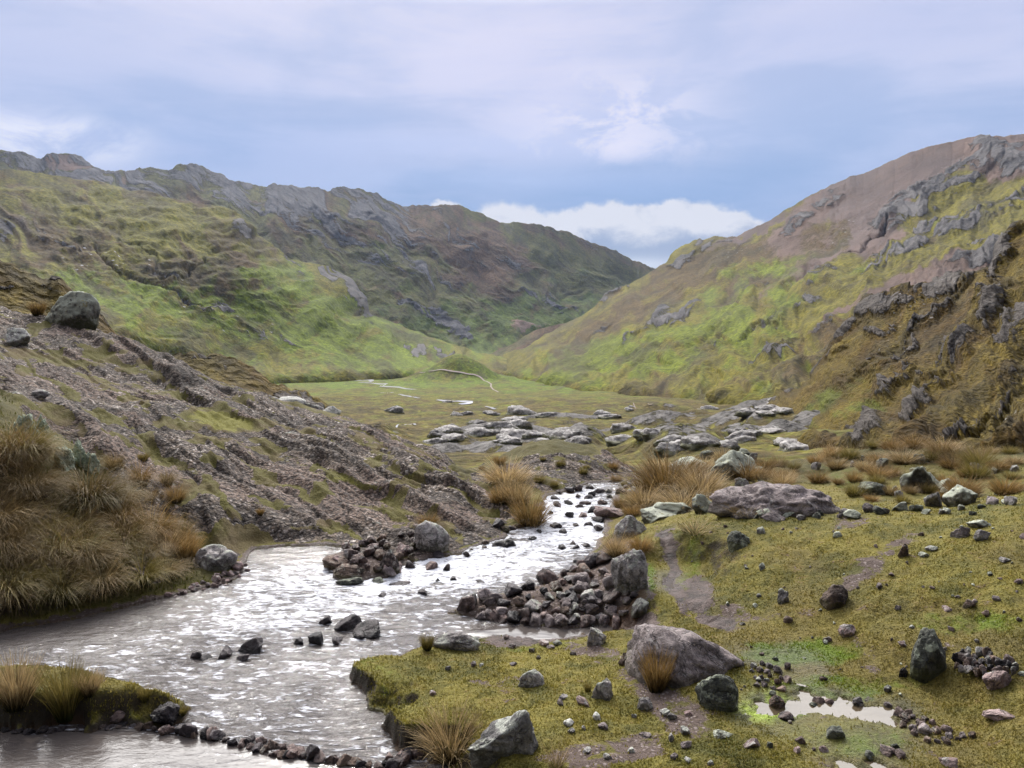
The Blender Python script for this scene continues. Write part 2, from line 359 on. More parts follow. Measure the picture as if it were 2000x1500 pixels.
loft('mountain', [A0, A1,
    [(-250,420,2900),(300,430,2950),(600,460,3050),(900,520,3250),(1100,555,3600),(1400,610,4000)],
    [(-250,560,2500),(300,560,2500),(600,590,2600),(900,630,2800),(1100,628,3200),(1400,645,3800)],
    [(-250,700,2100),(300,700,2100),(600,700,2200),(900,688,2500),(1000,684,2700),(1100,676,3000),(1400,668,3600)],
    [(-250,760,1700),(300,750,1700),(600,740,1800),(900,710,2100),(1000,705,2300),(1100,700,2600),(1400,690,3000)]],
    -250, 1400, 620, [4, 70, 80, 60, 20], 'far', 27, 33, 3.0, 190, masksA, jag=5.0, seed=11, label='far rocky ridge closing the left side of the valley')

# --- dark spur at the valley head
def masksH(px, py, PX, PY, rd, f2):
    return dict(rock=.45 * blob(px, py, 1030, 690, 40, 10, -20) + .3 * blob(px, py, 1110, 655, 60, 12, -20), scree=.35 * blob(px, py, 955, 690, 24, 8, 0) + .6 * blob(px, py, 1020, 640, 40, 12, -10), lush=.0, dry=.45)
crestH = [(880,705),(930,700),(960,690),(1000,672),(1030,655),(1050,642),(1080,636),(1110,630),(1150,622),(1200,612),(1260,600)]
loft('hill', [[(x, y + 40, 2900) for x, y in crestH], [(x, y, 2500) for x, y in crestH], [(880,712,2200),(1000,692,2250),(1260,660,2300)], [(880,725,1800),(1260,730,1900)]],
    880, 1260, 200, [3, 50, 20], 'far', 16, -25, 2, 120, masksH, jag=1.5, seed=41, label='small dark spur at the head of the valley')

# --- green hill on the left
crestB = [(-250,322),(0,330),(60,335),(120,343),(180,353),(250,368),(330,385),(400,399),(440,407),(470,420),(490,443),(520,470),(560,500),(600,514),(640,521),(660,535),(690,578),(720,612),(760,628),(800,643),(850,662),(900,677),(940,690),(990,699)]
Yb = lambda x: np.interp(x, [-250, 450, 990], [1750, 1900, 2150])
def masksB(px, py, PX, PY, rd, f2):
    rock = 0 * px
    for (x, y, rx, ry, a, k) in ((470, 460, 22, 16, 20, .85), (560, 500, 34, 8, 40, .5), (655, 535, 26, 16, 35, 1.0), (690, 580, 46, 13, 52, 1.3), (10, 448, 16, 22, 30, .8), (110, 470, 70, 10, 35, .45), (410, 612, 60, 20, 12, .42), (530, 660, 70, 12, 25, .35),
                              (600, 555, 40, 8, 35, .4), (150, 590, 60, 8, 10, .4), (808, 684, 12, 7, 20, 1.2), (870, 690, 30, 5, 15, .5), (430, 600, 40, 12, 20, .4), (740, 650, 40, 6, 30, .35)):
        rock = np.maximum(rock, k * blob(px, py, x, y, rx, ry, a))
    lush = .75 * blob(px, py, 250, 580, 170, 40, 8) + .7 * blob(px, py, 640, 640, 240, 60, 20) + .25 * sst(py, 560, 660) + .35 * blob(px, py, 560, 540, 60, 50, 40) + .1
    dry = .55 * blob(px, py, 440, 540, 130, 60, 25) + .4 * blob(px, py, 60, 440, 170, 60, 10) + .45 * blob(px, py, 330, 370, 200, 20, 12) + .2 * blob(px, py, 600, 580, 80, 30, 40) - .35 * blob(px, py, 270, 440, 160, 50, 10) + .08
    stones = .8 * blob(px, py, 420, 615, 70, 30, 12) + .5 * blob(px, py, 520, 650, 80, 20, 25) + .3 * blob(px, py, 200, 510, 170, 40, 15)
    gul = 0
    for pts in (([(180, 480), (230, 520), (300, 560), (390, 590)]), ([(255, 470), (290, 505), (320, 535)]), ([(400, 510), (360, 540), (320, 540)])):
        gul = gul + np.exp(-(line_d(px, py, pts) / 4.0) ** 2)
    rock = rock + .35 * gul
    lift = -9 * gul + 22 * blob(PX, PY, 690, 570, 40, 26, 50) + 14 * blob(PX, PY, 470, 450, 24, 16, 20)
    # hummock terraces
    lift = lift + 7 * fbm(PX / 45, PY / 16, 3.3, 3) * blob(PX, PY, 330, 480, 260, 120, 10)
    return dict(rock=rock, lush=lush, dry=dry, stones=stones, scree=.35 * blob(px, py, 70, 455, 80, 30, 30), lift=lift)
loft('green_hill', [[(x, y + 60, Yb(x) + 450) for x, y in crestB], [(x, y, Yb(x)) for x, y in crestB],
    [(-250,430,1450),(200,450,1500),(450,520,1560),(650,615,1660),(800,665,1900),(990,701,2060)],
    [(-250,540,1150),(200,560,1220),(450,605,1430),(650,662,1540),(800,690,1680),(990,704,1900)],
    [(-250,640,950),(200,640,1000),(450,688,1300),(650,698,1400),(800,704,1500),(990,709,1800)],
    [(-250,740,800),(200,732,1000),(450,720,1200),(650,718,1300),(800,718,1350),(990,714,1650)],
    [(-250,800,650),(200,778,800),(450,754,1050),(650,748,1180),(800,744,1250),(990,736,1450)]],
    -250, 990, 520, [4, 60, 60, 50, 30, 12], 'hill', 11, 28, 2.6, 95, masksB, jag=2.2, seed=23, label='green grassy hill rising on the left side of the valley')

# --- right mountain
crestD = [(950,702),(1000,692),(1050,664),(1090,640),(1130,620),(1160,600),(1185,576),(1230,556),(1275,528),(1300,514),(1320,494),(1350,475),(1390,464),(1440,462),(1460,450),(1500,432),(1560,395),(1600,372),(1650,350),(1700,333),(1760,305),(1820,285),(1850,279),(1890,268),(1920,265),(1960,269),(2000,262),(2250,245)]
Yd = lambda x: np.interp(x, [950, 1300, 1600, 2000, 2250], [2350, 2400, 2050, 1750, 1550])
def masksD(px, py, PX, PY, rd, f2):
    cy = np.interp(PX, [p[0] for p in crestD], [p[1] for p in crestD]); dpt = PY - cy
    rock = 0 * px
    for (x, y, rx, ry, a, k) in ((1345, 492, 48, 13, -28, 1.2), (1200, 572, 34, 8, -25, 1.0), (1310, 620, 60, 16, -28, .75), (1290, 628, 20, 14, -40, .5), (1790, 400, 90, 28, -28, 1.0), (1900, 330, 90, 26, -35, 1.0), (1920, 290, 34, 20, 0, 1.0), (1985, 320, 40, 30, -30, .8), (1620, 390, 40, 12, -35, .6), (1560, 430, 50, 14, -35, .55),
                              (1540, 450, 18, 10, -30, .7), (1780, 480, 110, 18, -30, .85), (1900, 440, 80, 16, -22, .85), (1920, 500, 110, 20, -18, .9), (1980, 400, 60, 8, -15, .7), (1380, 640, 40, 8, -15, .35), (1440, 655, 90, 7, -20, .45), (1560, 600, 120, 10, -25, .45), (1480, 560, 40, 16, -10, .3),
                              (1500, 690, 45, 14, -20, .6), (1600, 545, 50, 16, -30, .5), (1700, 520, 60, 12, -30, .5), (1250, 660, 40, 6, -25, .5), (1180, 650, 30, 6, -30, .3), (1420, 480, 60, 10, -5, .35), (1620, 640, 70, 10, -28, .4)):
        rock = np.maximum(rock, k * blob(px, py, x, y, rx, ry, a))
    scree = 0 * px
    scree = np.maximum(scree, 1.0 * blob(px, py, 1700, 380, 220, 62, -28, .35)); scree = np.maximum(scree, .9 * blob(px, py, 1700, 440, 60, 70, 25, .4)); scree = np.maximum(scree, .9 * blob(px, py, 1960, 300, 90, 60, 0))
    scree = np.maximum(scree, .75 * blob(px, py, 1480, 445, 90, 12, -30)); scree = np.maximum(scree, .55 * blob(px, py, 1400, 480, 30, 10, -20)); scree = np.maximum(scree, .6 * blob(px, py, 1600, 520, 60, 16, -30))
    scree = np.maximum(scree, .75 * blob(px, py, 1830, 540, 150, 22, -18)); scree = np.maximum(scree, .6 * blob(px, py, 1640, 620, 80, 10, -35)); scree = np.maximum(scree, .5 * blob(px, py, 1540, 545, 90, 12, -40))
    scree = scree - .55 * blob(px, py, 1620, 450, 70, 26, -20)
    lush = .55 * blob(px, py, 1480, 570, 130, 60, -25) + .5 * blob(px, py, 1330, 680, 240, 46, -14) + .25 * sst(py, 620, 720) + .4 * blob(px, py, 1120, 700, 130, 30, -10) + .25 * blob(px, py, 1750, 490, 150, 16, -25)
    dry = .6 * blob(px, py, 1420, 530, 200, 50, -15) + .45 * blob(px, py, 1620, 470, 130, 40, -10) + .35 * blob(px, py, 1250, 600, 110, 30, -28) + .35 * blob(px, py, 1800, 600, 200, 60, -15) + .4 * sst(px, 1450, 1800) * sst(py, 650, 720) + .12
    stones = .25 * blob(px, py, 1500, 500, 200, 40, -20) + .1
    gul = np.exp(-(line_d(px, py, [(1730, 430), (1715, 455), (1690, 480), (1660, 500)]) / 3.0) ** 2) + .6 * np.exp(-(line_d(px, py, [(1530, 570), (1560, 540), (1600, 520)]) / 4.0) ** 2) + .6 * np.exp(-(line_d(px, py, [(1380, 665), (1450, 655), (1520, 625)]) / 3.5) ** 2)
    for pts in ([(1430, 610), (1455, 560), (1490, 520)], [(1480, 600), (1500, 560), (1530, 530)]): gul = gul + .4 * np.exp(-(line_d(px, py, pts) / 8.0) ** 2)
    rd_amp = 1 - .75 * np.clip(scree, 0, 1) * (1 - np.clip(rock, 0, 1))
    lift = -14 * gul + 7 * np.clip(rock, 0, 1)
    return dict(rock=rock, scree=scree, lush=lush, dry=dry, stones=stones, lift=lift, amp=rd_amp)
loft('scree_mountain', [[(x, y + 60, Yd(x) + 450) for x, y in crestD], [(x, y, Yd(x)) for x, y in crestD],
    [(950,706,2200),(1100,668,2000),(1300,580,1850),(1500,530,1650),(1700,440,1550),(2000,380,1350),(2250,350,1150)],
    [(950,712,1950),(1150,690,1500),(1300,650,1250),(1500,620,1080),(1700,560,980),(2000,500,850),(2250,450,720)],
    [(950,722,1600),(1150,730,1150),(1300,742,900),(1500,735,680),(1700,715,540),(2000,690,450),(2250,680,390)],
    [(950,735,1400),(1150,765,900),(1300,785,680),(1500,795,480),(1700,800,370),(2000,800,300),(2250,800,250)]],
    950, 2250, 580, [4, 80, 90, 80, 24], 'right', 15, -28, 3.0, 85, masksD, jag=2.5, seed=37, label='scree topped mountain rising on the right side of the valley')

# --- brown craggy slope, nearer on the right
crestE = [(1480,800),(1560,760),(1590,732),(1615,700),(1635,665),(1650,648),(1672,625),(1695,592),(1720,578),(1760,566),(1800,553),(1850,541),(1900,529),(1930,526),(1950,520),(1958,500),(1962,478),(1985,452),(2000,440),(2100,400),(2300,300)]
Ye = lambda x: np.interp(x, [1480, 1640, 1950, 2300], [330, 285, 245, 180])
def masksE(px, py, PX, PY, rd, f2):
    rock = 0 * px
    for (x, y, rx, ry, a, k) in ((1650, 640, 30, 12, -50, 1.3), (1700, 600, 36, 18, -30, 1.3), (1745, 600, 50, 16, -12, 1.1), (1850, 560, 70, 12, -15, 1.0), (1610, 700, 26, 12, -50, 1.0), (1640, 690, 30, 8, -45, .6), (1965, 500, 10, 60, 20, 1.2), (1985, 455, 30, 12, -40, 1.1), (1930, 620, 60, 22, -50, .95), (1990, 640, 60, 24, -55, .95),
                              (1880, 690, 50, 22, -45, 1.0), (1800, 800, 36, 10, -35, 1.0), (1830, 770, 40, 8, -30, .6), (1690, 840, 40, 18, -35, .8), (1750, 760, 60, 5, -35, .7), (1800, 640, 60, 5, -40, .6), (1860, 600, 70, 5, -45, .6), (1900, 830, 70, 6, -40, .65), (1960, 800, 60, 8, -40, .5), (1840, 720, 80, 5, -42, .6), (1700, 720, 60, 5, -40, .4),
                              (1730, 650, 24, 10, -30, .6), (1780, 690, 30, 8, -40, .5), (1960, 740, 40, 10, -50, .5), (1980, 560, 30, 12, -30, .6)):
        rock = np.maximum(rock, k * blob(px, py, x, y, rx, ry, a))
    edge = np.exp(-((PY - np.interp(PX, [p[0] for p in crestE], [p[1] for p in crestE])) / 7.0) ** 2) * (PX < 1780) * sst(f2, -.3, .3)
    rock = np.maximum(rock, .7 * edge)
    lush = .5 * blob(px, py, 1640, 800, 90, 40, -20) + .1 * blob(px, py, 1760, 650, 60, 20, -20)
    return dict(rock=.82 * rock, lush=lush, dry=.25 + 0 * px, stones=.15 + .3 * blob(px, py, 1950, 850, 120, 50), scree=0 * px, lift=2.2 * np.clip(rock, 0, 1))
loft('craggy_slope', [[(x, y + 50, Ye(x) + 60) for x, y in crestE], [(x, y, Ye(x)) for x, y in crestE],
    [(1480,815,310),(1560,785,270),(1640,725,245),(1700,670,235),(1800,610,225),(1950,570,210),(2300,450,150)],
    [(1480,840,280),(1560,830,240),(1640,805,200),(1700,780,185),(1800,730,170),(1950,700,150),(2300,620,110)],
    [(1480,870,230),(1560,875,190),(1640,875,150),(1700,872,125),(1800,870,105),(1950,870,90),(2300,800,65)],
    [(1480,900,170),(1560,905,140),(1640,905,115),(1700,905,95),(1800,910,80),(1950,930,60),(2300,950,45)]],
    1480, 2300, 520, [4, 110, 130, 130, 24], 'slope', 3.6, -42, 3.2, 15, masksE, jag=6.0, seed=53, label='brown tussocky slope with crags on the right')

# --- nearer brown spurs on the left
def masksI(px, py, PX, PY, rd, f2):
    rock = .85 * blob(px, py, 108, 552, 26, 10, 20) + .4 * blob(px, py, 200, 630, 20, 40, -35) + .6 * blob(px, py, 12, 560, 12, 6, 0) + .5 * blob(px, py, 60, 560, 12, 5, 0) 
    return dict(rock=rock, lush=0 * px, dry=.25 + 0 * px, stones=.2 + 0 * px, scree=0 * px, amp=.55 + 0 * px)
crestI = [(-250,400),(-100,455),(0,505),(50,528),(85,545),(100,542),(125,548),(148,575),(180,598),(200,612),(215,640),(250,668),(320,700),(420,760),(520,830)]
loft('left_spur', [[(x, y + 40, 70) for x, y in crestI], [(x, y, 52) for x, y in crestI], [(-250,520,46),(0,600,46),(200,680,46),(520,860,46)], [(-250,700,38),(0,720,38),(200,760,38),(520,920,38)]],
    -250, 520, 300, [3, 60, 30], 'slope', .9, 35, 3, 5, masksI, jag=5, seed=61, label='brown grassy spur behind the boulder on the left')
def masksK(px, py, PX, PY, rd, f2):
    rock = .8 * blob(px, py, 600, 790, 60, 14, 25) + .3 * blob(px, py, 440, 720, 80, 10, 25) + 1.0 * blob(px, py, 560, 790, 36, 14, 10) + .7 * blob(px, py, 390, 690, 30, 6, 10)
    return dict(rock=rock, lush=.1 + 0 * px, dry=.3 + 0 * px, stones=.2 + 0 * px, scree=0 * px, amp=.6 + 0 * px)
crestK = [(300,720),(345,692),(370,684),(400,690),(430,690),(460,702),(490,712),(505,725),(530,745),(560,757),(590,760),(615,775),(640,795),(665,810),(690,840),(720,870)]
loft('brown_spur', [[(x, y + 30, 100) for x, y in crestK], [(x, y, 74) for x, y in crestK], [(300,760,66),(450,770,66),(560,800,66),(720,900,66)], [(300,850,52),(450,860,52),(560,880,52),(720,950,52)]],
    300, 720, 220, [3, 60, 30], 'slope', 1.3, 28, 3, 7, masksK, jag=6, seed=67, label='low brown spur on the left above the valley floor')

# ------------------------------------------------------------------ valley floor (fan-shaped grid from the lip of the foreground out)
nrV, ncV = 520, 860
rV = np.linspace(-.95, .95, ncV); YV = np.geomspace(22, 5200, nrV)
ctlV = []
for px in (-500, 100, 500, 800, 1000):
    for Y, py in ((22, 1010), (35, 995), (60, 965), (100, 935), (200, 884), (300, 850), (450, 812), (650, 785), (1000, 757), (1400, 731), (2000, 707), (2600, 692), (5200, 650)): ctlV.append((px, Y, py))
for Y, py in ((22, 1000), (35, 990), (60, 958), (100, 925), (200, 880), (300, 848), (600, 790), (1000, 756), (1400, 735), (2000, 710), (5200, 650)): ctlV.append((1220, Y, py))
for Y, py in ((22, 1000), (35, 985), (60, 948), (100, 915), (150, 885), (200, 858), (300, 826), (500, 795), (1000, 760), (2000, 712), (5200, 650)): ctlV.append((1500, Y, py))
for px in (1800, 2300):
    for Y, py in ((22, 990), (35, 965), (60, 935), (100, 895), (200, 840), (300, 810), (500, 790), (1000, 760), (2000, 712), (5200, 650)): ctlV.append((px, Y, py))
ctlV = np.array(ctlV, float)
def tps(c, v, lam=1e-4):
    d = np.linalg.norm(c[:, None] - c[None], axis=-1); K = np.where(d > 0, d * d * np.log(d + 1e-12), 0) + lam * np.eye(len(c))
    Pm = np.hstack([np.ones((len(c), 1)), c]); n = len(c)
    Am = np.zeros((n + 3, n + 3)); Am[:n, :n] = K; Am[:n, n:] = Pm; Am[n:, :n] = Pm.T
    s = np.linalg.solve(Am, np.concatenate([v, np.zeros(3)])); return c, s
def tps_eval(m, x, y):
    c, s = m; out = s[-3] + s[-2] * x + s[-1] * y
    for i in range(len(c)):
        d2 = (x - c[i, 0]) ** 2 + (y - c[i, 1]) ** 2; out = out + s[i] * 0.5 * d2 * np.log(d2 + 1e-12)
    return out
mV = tps(np.stack([ctlV[:, 0] / 400, np.log(ctlV[:, 1])], -1), ctlV[:, 2], 1e-2)
RV, YY = np.meshgrid(rV, YV)
PXV = 1000 + F * RV; PYV = tps_eval(mV, PXV / 400, np.log(YY))
ZV = H + (600 - PYV) / F * YY; XV = RV * YY
far_ = sst(YY, 40, 140)
ZV = ZV + far_ * (.012 * YY * fbm(XV / (YY * .05 + 8), YY / (YY * .10 + 12), 1.0, 2) * 0)   # keep base clean
ZV = ZV + far_ * (3.2 * fbm(XV / 60, YY / 60, 2.0, 4) * (1 - .75 * sst(YY, 500, 900)) + 4 * fbm(XV / 260, YY / 260, 5.0, 3) * (1 - .6 * sst(YY, 600, 1100)))
PXv, PYv = proj(XV, YY, ZV)
rockV = 0 * XV; liftV = 0 * XV
# knolls: (px, Y, half-width px, half-depth as a fraction of Y, height px, rock)
KN = [(895,1230,66,.05,50,0),(1140,200,70,.10,46,.45),(1120,205,30,.05,10,.8),(1330,150,80,.10,40,.5),(1240,170,40,.05,14,.7),(1290,290,90,.06,20,.5),(1420,260,70,.06,18,.6),(1290,450,70,.03,12,.35),(1100,430,110,.02,9,.6),
      (880,270,30,.04,14,.6),(860,230,50,.04,8,.8),(1000,330,80,.03,10,.8),(1060,250,60,.05,14,.8),(960,300,60,.04,9,.8),(1440,170,60,.08,30,.6),(1540,180,60,.08,30,.6),(1380,130,50,.06,26,.4),(1500,240,60,.06,22,.6),(1600,220,50,.06,20,.6),
      (740,260,40,.05,14,.3),(1200,320,60,.03,8,.5),(1350,350,60,.04,16,.3),(960,230,50,.05,7,.8),(1000,210,40,.05,8,.8),(1480,330,80,.05,18,.55),(1580,300,60,.05,22,.55),(680,330,60,.03,8,.2)]
for (px, Y, wpx, dY, hpx, rk) in KN:
    rx = (px - 1000) / F; dxx = (RV - rx) * F / wpx; dyy = np.log(YY / Y) / dY
    wob = 1 + .35 * fbm(XV / (Y * .03), YY / (Y * .05), px * .01, 3)
    e = np.exp(-(dxx ** 2 + dyy ** 2) * wob); liftV += (1.0 if px == 895 else 1.45) * hpx / F * Y * e
    if rk: rockV = np.maximum(rockV, rk * sst(e, .12, .75))
rz_ = ridged(XV / 16, YY / 22 + XV / 40, 4.0, 5, gain=.55)
near_ = (1 - sst(YY, 380, 600)) * far_
ZV = ZV + liftV + near_ * (np.clip(rockV, 0, 1) * 2.2 * (rz_ - .2) + .5 * fbm(XV / 9, YY / 9, 8.0, 4))
bandR = sst(PXv, 760, 860) * (1 - sst(PXv, 1130, 1260)) * sst(YY, 150, 190) * (1 - sst(YY, 420, 520))
mtV = fbm(PXv / 70, PYv / 9, 3.0, 5, gain=.6); mtW = fbm(PXv / 30, PYv / 5, 9.0, 5, gain=.6)
rockV = rockV * (1 + .5 * mtW) + .36 * bandR + .12 * sst(PXv, 1200, 1400) * (1 - sst(YY, 400, 600)) * far_
lushV = .5 * mtV + .18 + .5 * sst(YY, 700, 1100) - .35 * near_ + .4 * np.exp(-((PXv - 1420) / 90) ** 2 - ((YY - 190) / 60) ** 2)
dryV = .45 * mtW + .12 + .35 * near_ + .3 * np.exp(-((YY - 560) / 90) ** 2)
attrs = dict(rock=rockV.ravel(), scree=(0 * XV).ravel(), lush=lushV.ravel(), dry=dryV.ravel(), stones=(.25 * near_).ravel(),
             st=np.stack([XV, YY * .45, 0 * XV], -1).reshape(-1, 3))
VAL = link('valley_ground', mesh_np('valley_ground', np.stack([XV, YY, ZV], -1).reshape(-1, 3), grid_faces(nrV, ncV), MAT['valley'], attrs), kind='structure')

def on_valley(px, py, side=True):
    """first point of the valley floor seen through a photo position"""
    rx, s = ray(px, py); j = int(np.clip(np.searchsorted(rV, rx), 1, ncV - 1)); col = ZV[:, j]
    sl = (col - H) / YV; k = np.where((sl >= s) & (YV > 90))[0]
    k = k[0] if len(k) else nrV - 1
    Y = YV[k]; return np.array([rx * Y, Y, col[k]])
def val_z(x, y):
    r = x / y; j = np.clip((r - rV[0]) / (rV[1] - rV[0]), 0, ncV - 1.001); i = np.clip(np.log(y / YV[0]) / math.log(YV[1] / YV[0]), 0, nrV - 1.001)
    j0 = np.floor(j).astype(int); i0 = np.floor(i).astype(int); fj = j - j0; fi = i - i0
    return (ZV[i0, j0] * (1 - fi) * (1 - fj) + ZV[i0 + 1, j0] * fi * (1 - fj) + ZV[i0, j0 + 1] * (1 - fi) * fj + ZV[i0 + 1, j0 + 1] * fi * fj)

# ------------------------------------------------------------------ foreground height field (fan-shaped grid)
def Yz(py, z): return (H - z) / -ray(1000, py)[1]
ctl = []   # (px, Y, z)
def cY(px, py, Y): ctl.append((px, Y, float(W(px, py, Y)[2])))
def cZ(px, py, z): ctl.append((px, float((H - z) / -ray(px, py)[1]), z))
# left bank and the pebbly slab
for a in ((-200,1280,.1),(0,1225,.12),(150,1195,.12),(300,1155,.12),(440,1125,.12),(480,1075,.1),(600,1062,.1),(660,1055,.1),(800,1075,.1),(900,1060,.12),(985,1040,.1),(1040,1015,.12),(1075,965,.15)): cZ(*a)
for a in ((-200,820,14),(0,1050,11.6),(0,900,12.8),(0,800,14.2),(0,760,17),(0,690,21),(0,620,26),(0,596,29),(100,1050,11.9),(100,930,13.2),(100,850,14.6),(100,790,17.5),(100,700,22.5),(110,632,28),
          (200,1060,12.2),(200,980,13.2),(200,880,15),(200,800,18),(200,720,22.5),(180,648,28),(300,1080,12.8),(300,1000,13.8),(300,900,16),(300,800,19.5),(300,740,23),(310,694,26.5),
          (400,1050,13.4),(400,980,14.6),(400,900,16.4),(400,820,19.5),(440,760,24.5),(500,1000,14.8),(500,920,16.6),(500,840,19.6),(540,792,24),(600,1000,15),(600,930,17),(600,870,19.3),(600,812,23.5),
          (700,1030,14.7),(700,970,16.3),(700,900,18.7),(700,838,22.5),(800,1010,15.2),(800,940,17.5),(790,872,21.5),(870,905,20.8),(900,1010,15.4),(900,960,17),(960,1000,15.9),
          (-300,1000,11.5),(-300,800,15),(-300,640,22),(-300,540,29)): cY(*a)
# rocky hump in the centre and the turf beside it
for a in ((890,940,20),(930,915,24),(1000,896,27),(1100,890,27.5),(1190,897,26),(1240,925,22.5),(1000,940,20.5),(1100,945,20),(940,985,17.4),(960,945,19.5)): cY(*a)
# right bank
for a in ((1180,1020,.15),(1170,1100,.18),(1240,1120,.35),(1250,1190,.25),(1300,1050,.7),(1320,1150,.42),(1400,1030,.85),(1450,1100,.75),(1500,1180,.62),(1350,1230,.38),(1250,1290,.36),(1100,1260,.16),(1000,1245,.1),(880,1268,.16),(760,1290,.2),(690,1320,.22),
          (720,1360,.25),(780,1420,.28),(860,1480,.3),(950,1340,.3),(1000,1450,.36),(1150,1400,.42),(1300,1450,.48),(1500,1400,.5),(1540,1300,.5),(1650,1410,.5),(1700,1300,.62),(1650,1200,.72),(1800,1400,.58),(1900,1330,.68),(1800,1200,.85),(1950,1200,.95),
          (1600,1080,.95),(1800,1060,1.15),(2000,1080,1.3),(1700,1010,1.15),(1900,1000,1.3),(2000,985,1.4),(1500,1010,.98),(2300,1200,1.1),(2300,1000,1.6),(1000,1600,.42),(1500,1600,.52),(2000,1500,.62),(2300,1600,.7),(1400,2600,1.3),(600,2600,.8),(2400,2600,1.6),(-300,2600,.3),
          (0,1500,-.1),(400,1600,-.1)): cZ(*a)
for a in ((1240,1000,16.5),(1250,960,18),(1300,930,19.5),(1350,905,21),(1440,900,21.5),(1500,960,16.5),(1600,930,18.5),(1550,900,22),(1700,950,16),(1700,880,22),(1850,950,15.5),(1850,880,20.5),(2000,950,14.5),(2000,885,19),(2300,900,17),(1400,960,17)): cY(*a)
for px in (-300, 100, 400, 700): ctl.append((px, 36, -3.0 + (1.5 if px < 200 else 0)));
for px in (900, 1100, 1300, 1500, 1800, 2300): ctl.append((px, 33, -6.0))
for px in (-400, 100, 600, 1000, 1400, 1800, 2300): ctl.append((px, 50, -15))
for px in (600, 1000, 1400, 1900): ctl.append((px, 2.0, .7))
# stream bed
for a in ((300,1250,0),(600,1200,0),(900,1120,0),(1080,1030,0),(1120,985,0),(500,1350,0)): cZ(a[0],a[1],.02)
ctl = np.array(ctl); mF = tps(np.stack([ctl[:, 0] / 400, np.log(ctl[:, 1]) * 1.6], -1), ctl[:, 2], 3e-3)
nrF, ncF = 860, 980
rF = np.linspace(-.92, .92, ncF); YF = np.geomspace(2.6, 50, nrF)
RF, YG = np.meshgrid(rF, YF); XG = RF * YG; PXg = 1000 + F * RF
ZG = tps_eval(mF, PXg / 400, np.log(YG) * 1.6)
def poly0(pts, z=0.0):
    o = []
    for px, py in pts:
        Y = float((H - z) / -ray(px, py)[1]); o.append((float(ray(px, py)[0]) * Y, Y))
    return o
STREAM = poly0([(1150,944),(1215,940),(1205,958),(1195,985),(1188,1010),(1178,1035),(1165,1062),(1140,1095),(1120,1120),(1150,1160),(1245,1196),(1262,1225),(1240,1240),(1160,1238),(1110,1250),(1040,1246),(960,1246),(925,1254),(850,1264),(800,1272),(720,1296),(675,1318),(688,1346),(735,1378),(768,1405),(752,1428),(772,1455),(830,1482),(880,1500),(900,1700),(-700,1900),(-500,1320),(-200,1275),(0,1236),(100,1218),(230,1190),(330,1168),(440,1140),(478,1112),(484,1088),(500,1074),(560,1069),(640,1064),(700,1080),(800,1096),(880,1086),(930,1070),(985,1050),(1000,1036),(1040,1026),(1062,1010),(1062,990),(1072,968),(1115,958)])
PILE_R = poly0([(885,1193),(905,1172),(980,1160),(1040,1142),(1080,1128),(1120,1110),(1150,1088),(1200,1080),(1260,1130),(1262,1190),(1245,1215),(1150,1218),(1060,1219),(980,1212),(915,1200)], .03)
PILE_L = poly0([(640,1105),(660,1080),(700,1060),(800,1040),(880,1075),(830,1092),(790,1100),(760,1125),(700,1135),(650,1125)], .03)
ISLET = poly0([(-400,1350),(-100,1345),(0,1340),(60,1332),(180,1338),(262,1362),(365,1386),(345,1408),(260,1416),(150,1424),(0,1430),(-400,1460)])
sd_s = sdf(XG, YG, STREAM); wob = .09 * fbm(XG / .5, YG / .5, 2.0, 4)
sd_i = sdf(XG, YG, ISLET); sd_r = sdf(XG, YG, PILE_R); sd_l = sdf(XG, YG, PILE_L)
SW = np.minimum(np.minimum(sd_s, -sd_i), np.minimum(-sd_r, -sd_l)) + (wob + .16 * fbm(XG / .55, YG / .55, 13.0, 4) * ((XG < .5) & (YG < 10))) * sst(YG, 3, 6)
PXs, PYs = proj(XG, YG, ZG)
bank_sharp = (blob(PXs, PYs, 760, 1400, 130, 110) > .3) | (sd_i > -.5)
land = -SW
wd = np.where(bank_sharp, .07 + .5 * np.clip(fbm(XG / .7, YG / .7, 81.0, 3), 0, 1), .45)
ZG = np.where(YG < 21.5, np.maximum(ZG, .10 - .35 * np.clip(YG - 19.5, 0, 9)), ZG)
Zl = .03 + (ZG - .03) * sst(land, 0, wd) + .20 * sst(sd_i, 0, .25) + .06 * sst(sd_r, 0, .5) * (1 + .8 * sst(sd_r, .3, 1.0)) + .07 * sst(sd_l, 0, .6)
Zl = Zl - .07 * (blob(PXs, PYs, 740, 1390, 120, 100) * sst(land, .02, .14))
Zw = -.28 * sst(SW, 0, .7) - .02
ZG = np.where(land > 0, Zl, Zw)
landm = sst(land, .05, .4)
# masks from where things lie
SLAB = [(-400,560),(-100,570),(0,588),(110,622),(182,640),(310,688),(450,757),(560,790),(660,815),(740,838),(880,900),(900,940),(960,970),(1022,1012),(985,1046),(900,1085),(840,1100),(640,1068),(480,1080),(455,1110),(365,1100),(370,1050),(285,1035),(270,980),(215,930),(130,850),(60,815),(0,770),(-400,740)]
HUMP = [(915,935),(950,912),(1010,895),(1100,884),(1200,890),(1255,925),(1225,952),(1120,958),(1075,962),(1000,945)]
PXs, PYs = proj(XG, YG, ZG)
pw = PXs + 14 * fbm(XG / 1.2, YG / 1.2, 1.0, 4); qw = PYs + 9 * fbm(XG / 1.2, YG / 1.2, 6.0, 4)
s1 = sst(sdf(pw, qw, SLAB), -8, 8) * (YG > 11) ; s2 = sst(sdf(pw, qw, HUMP), -6, 6)
slab = np.maximum(s1, s2 * (YG > 17)) * (YG < 34)
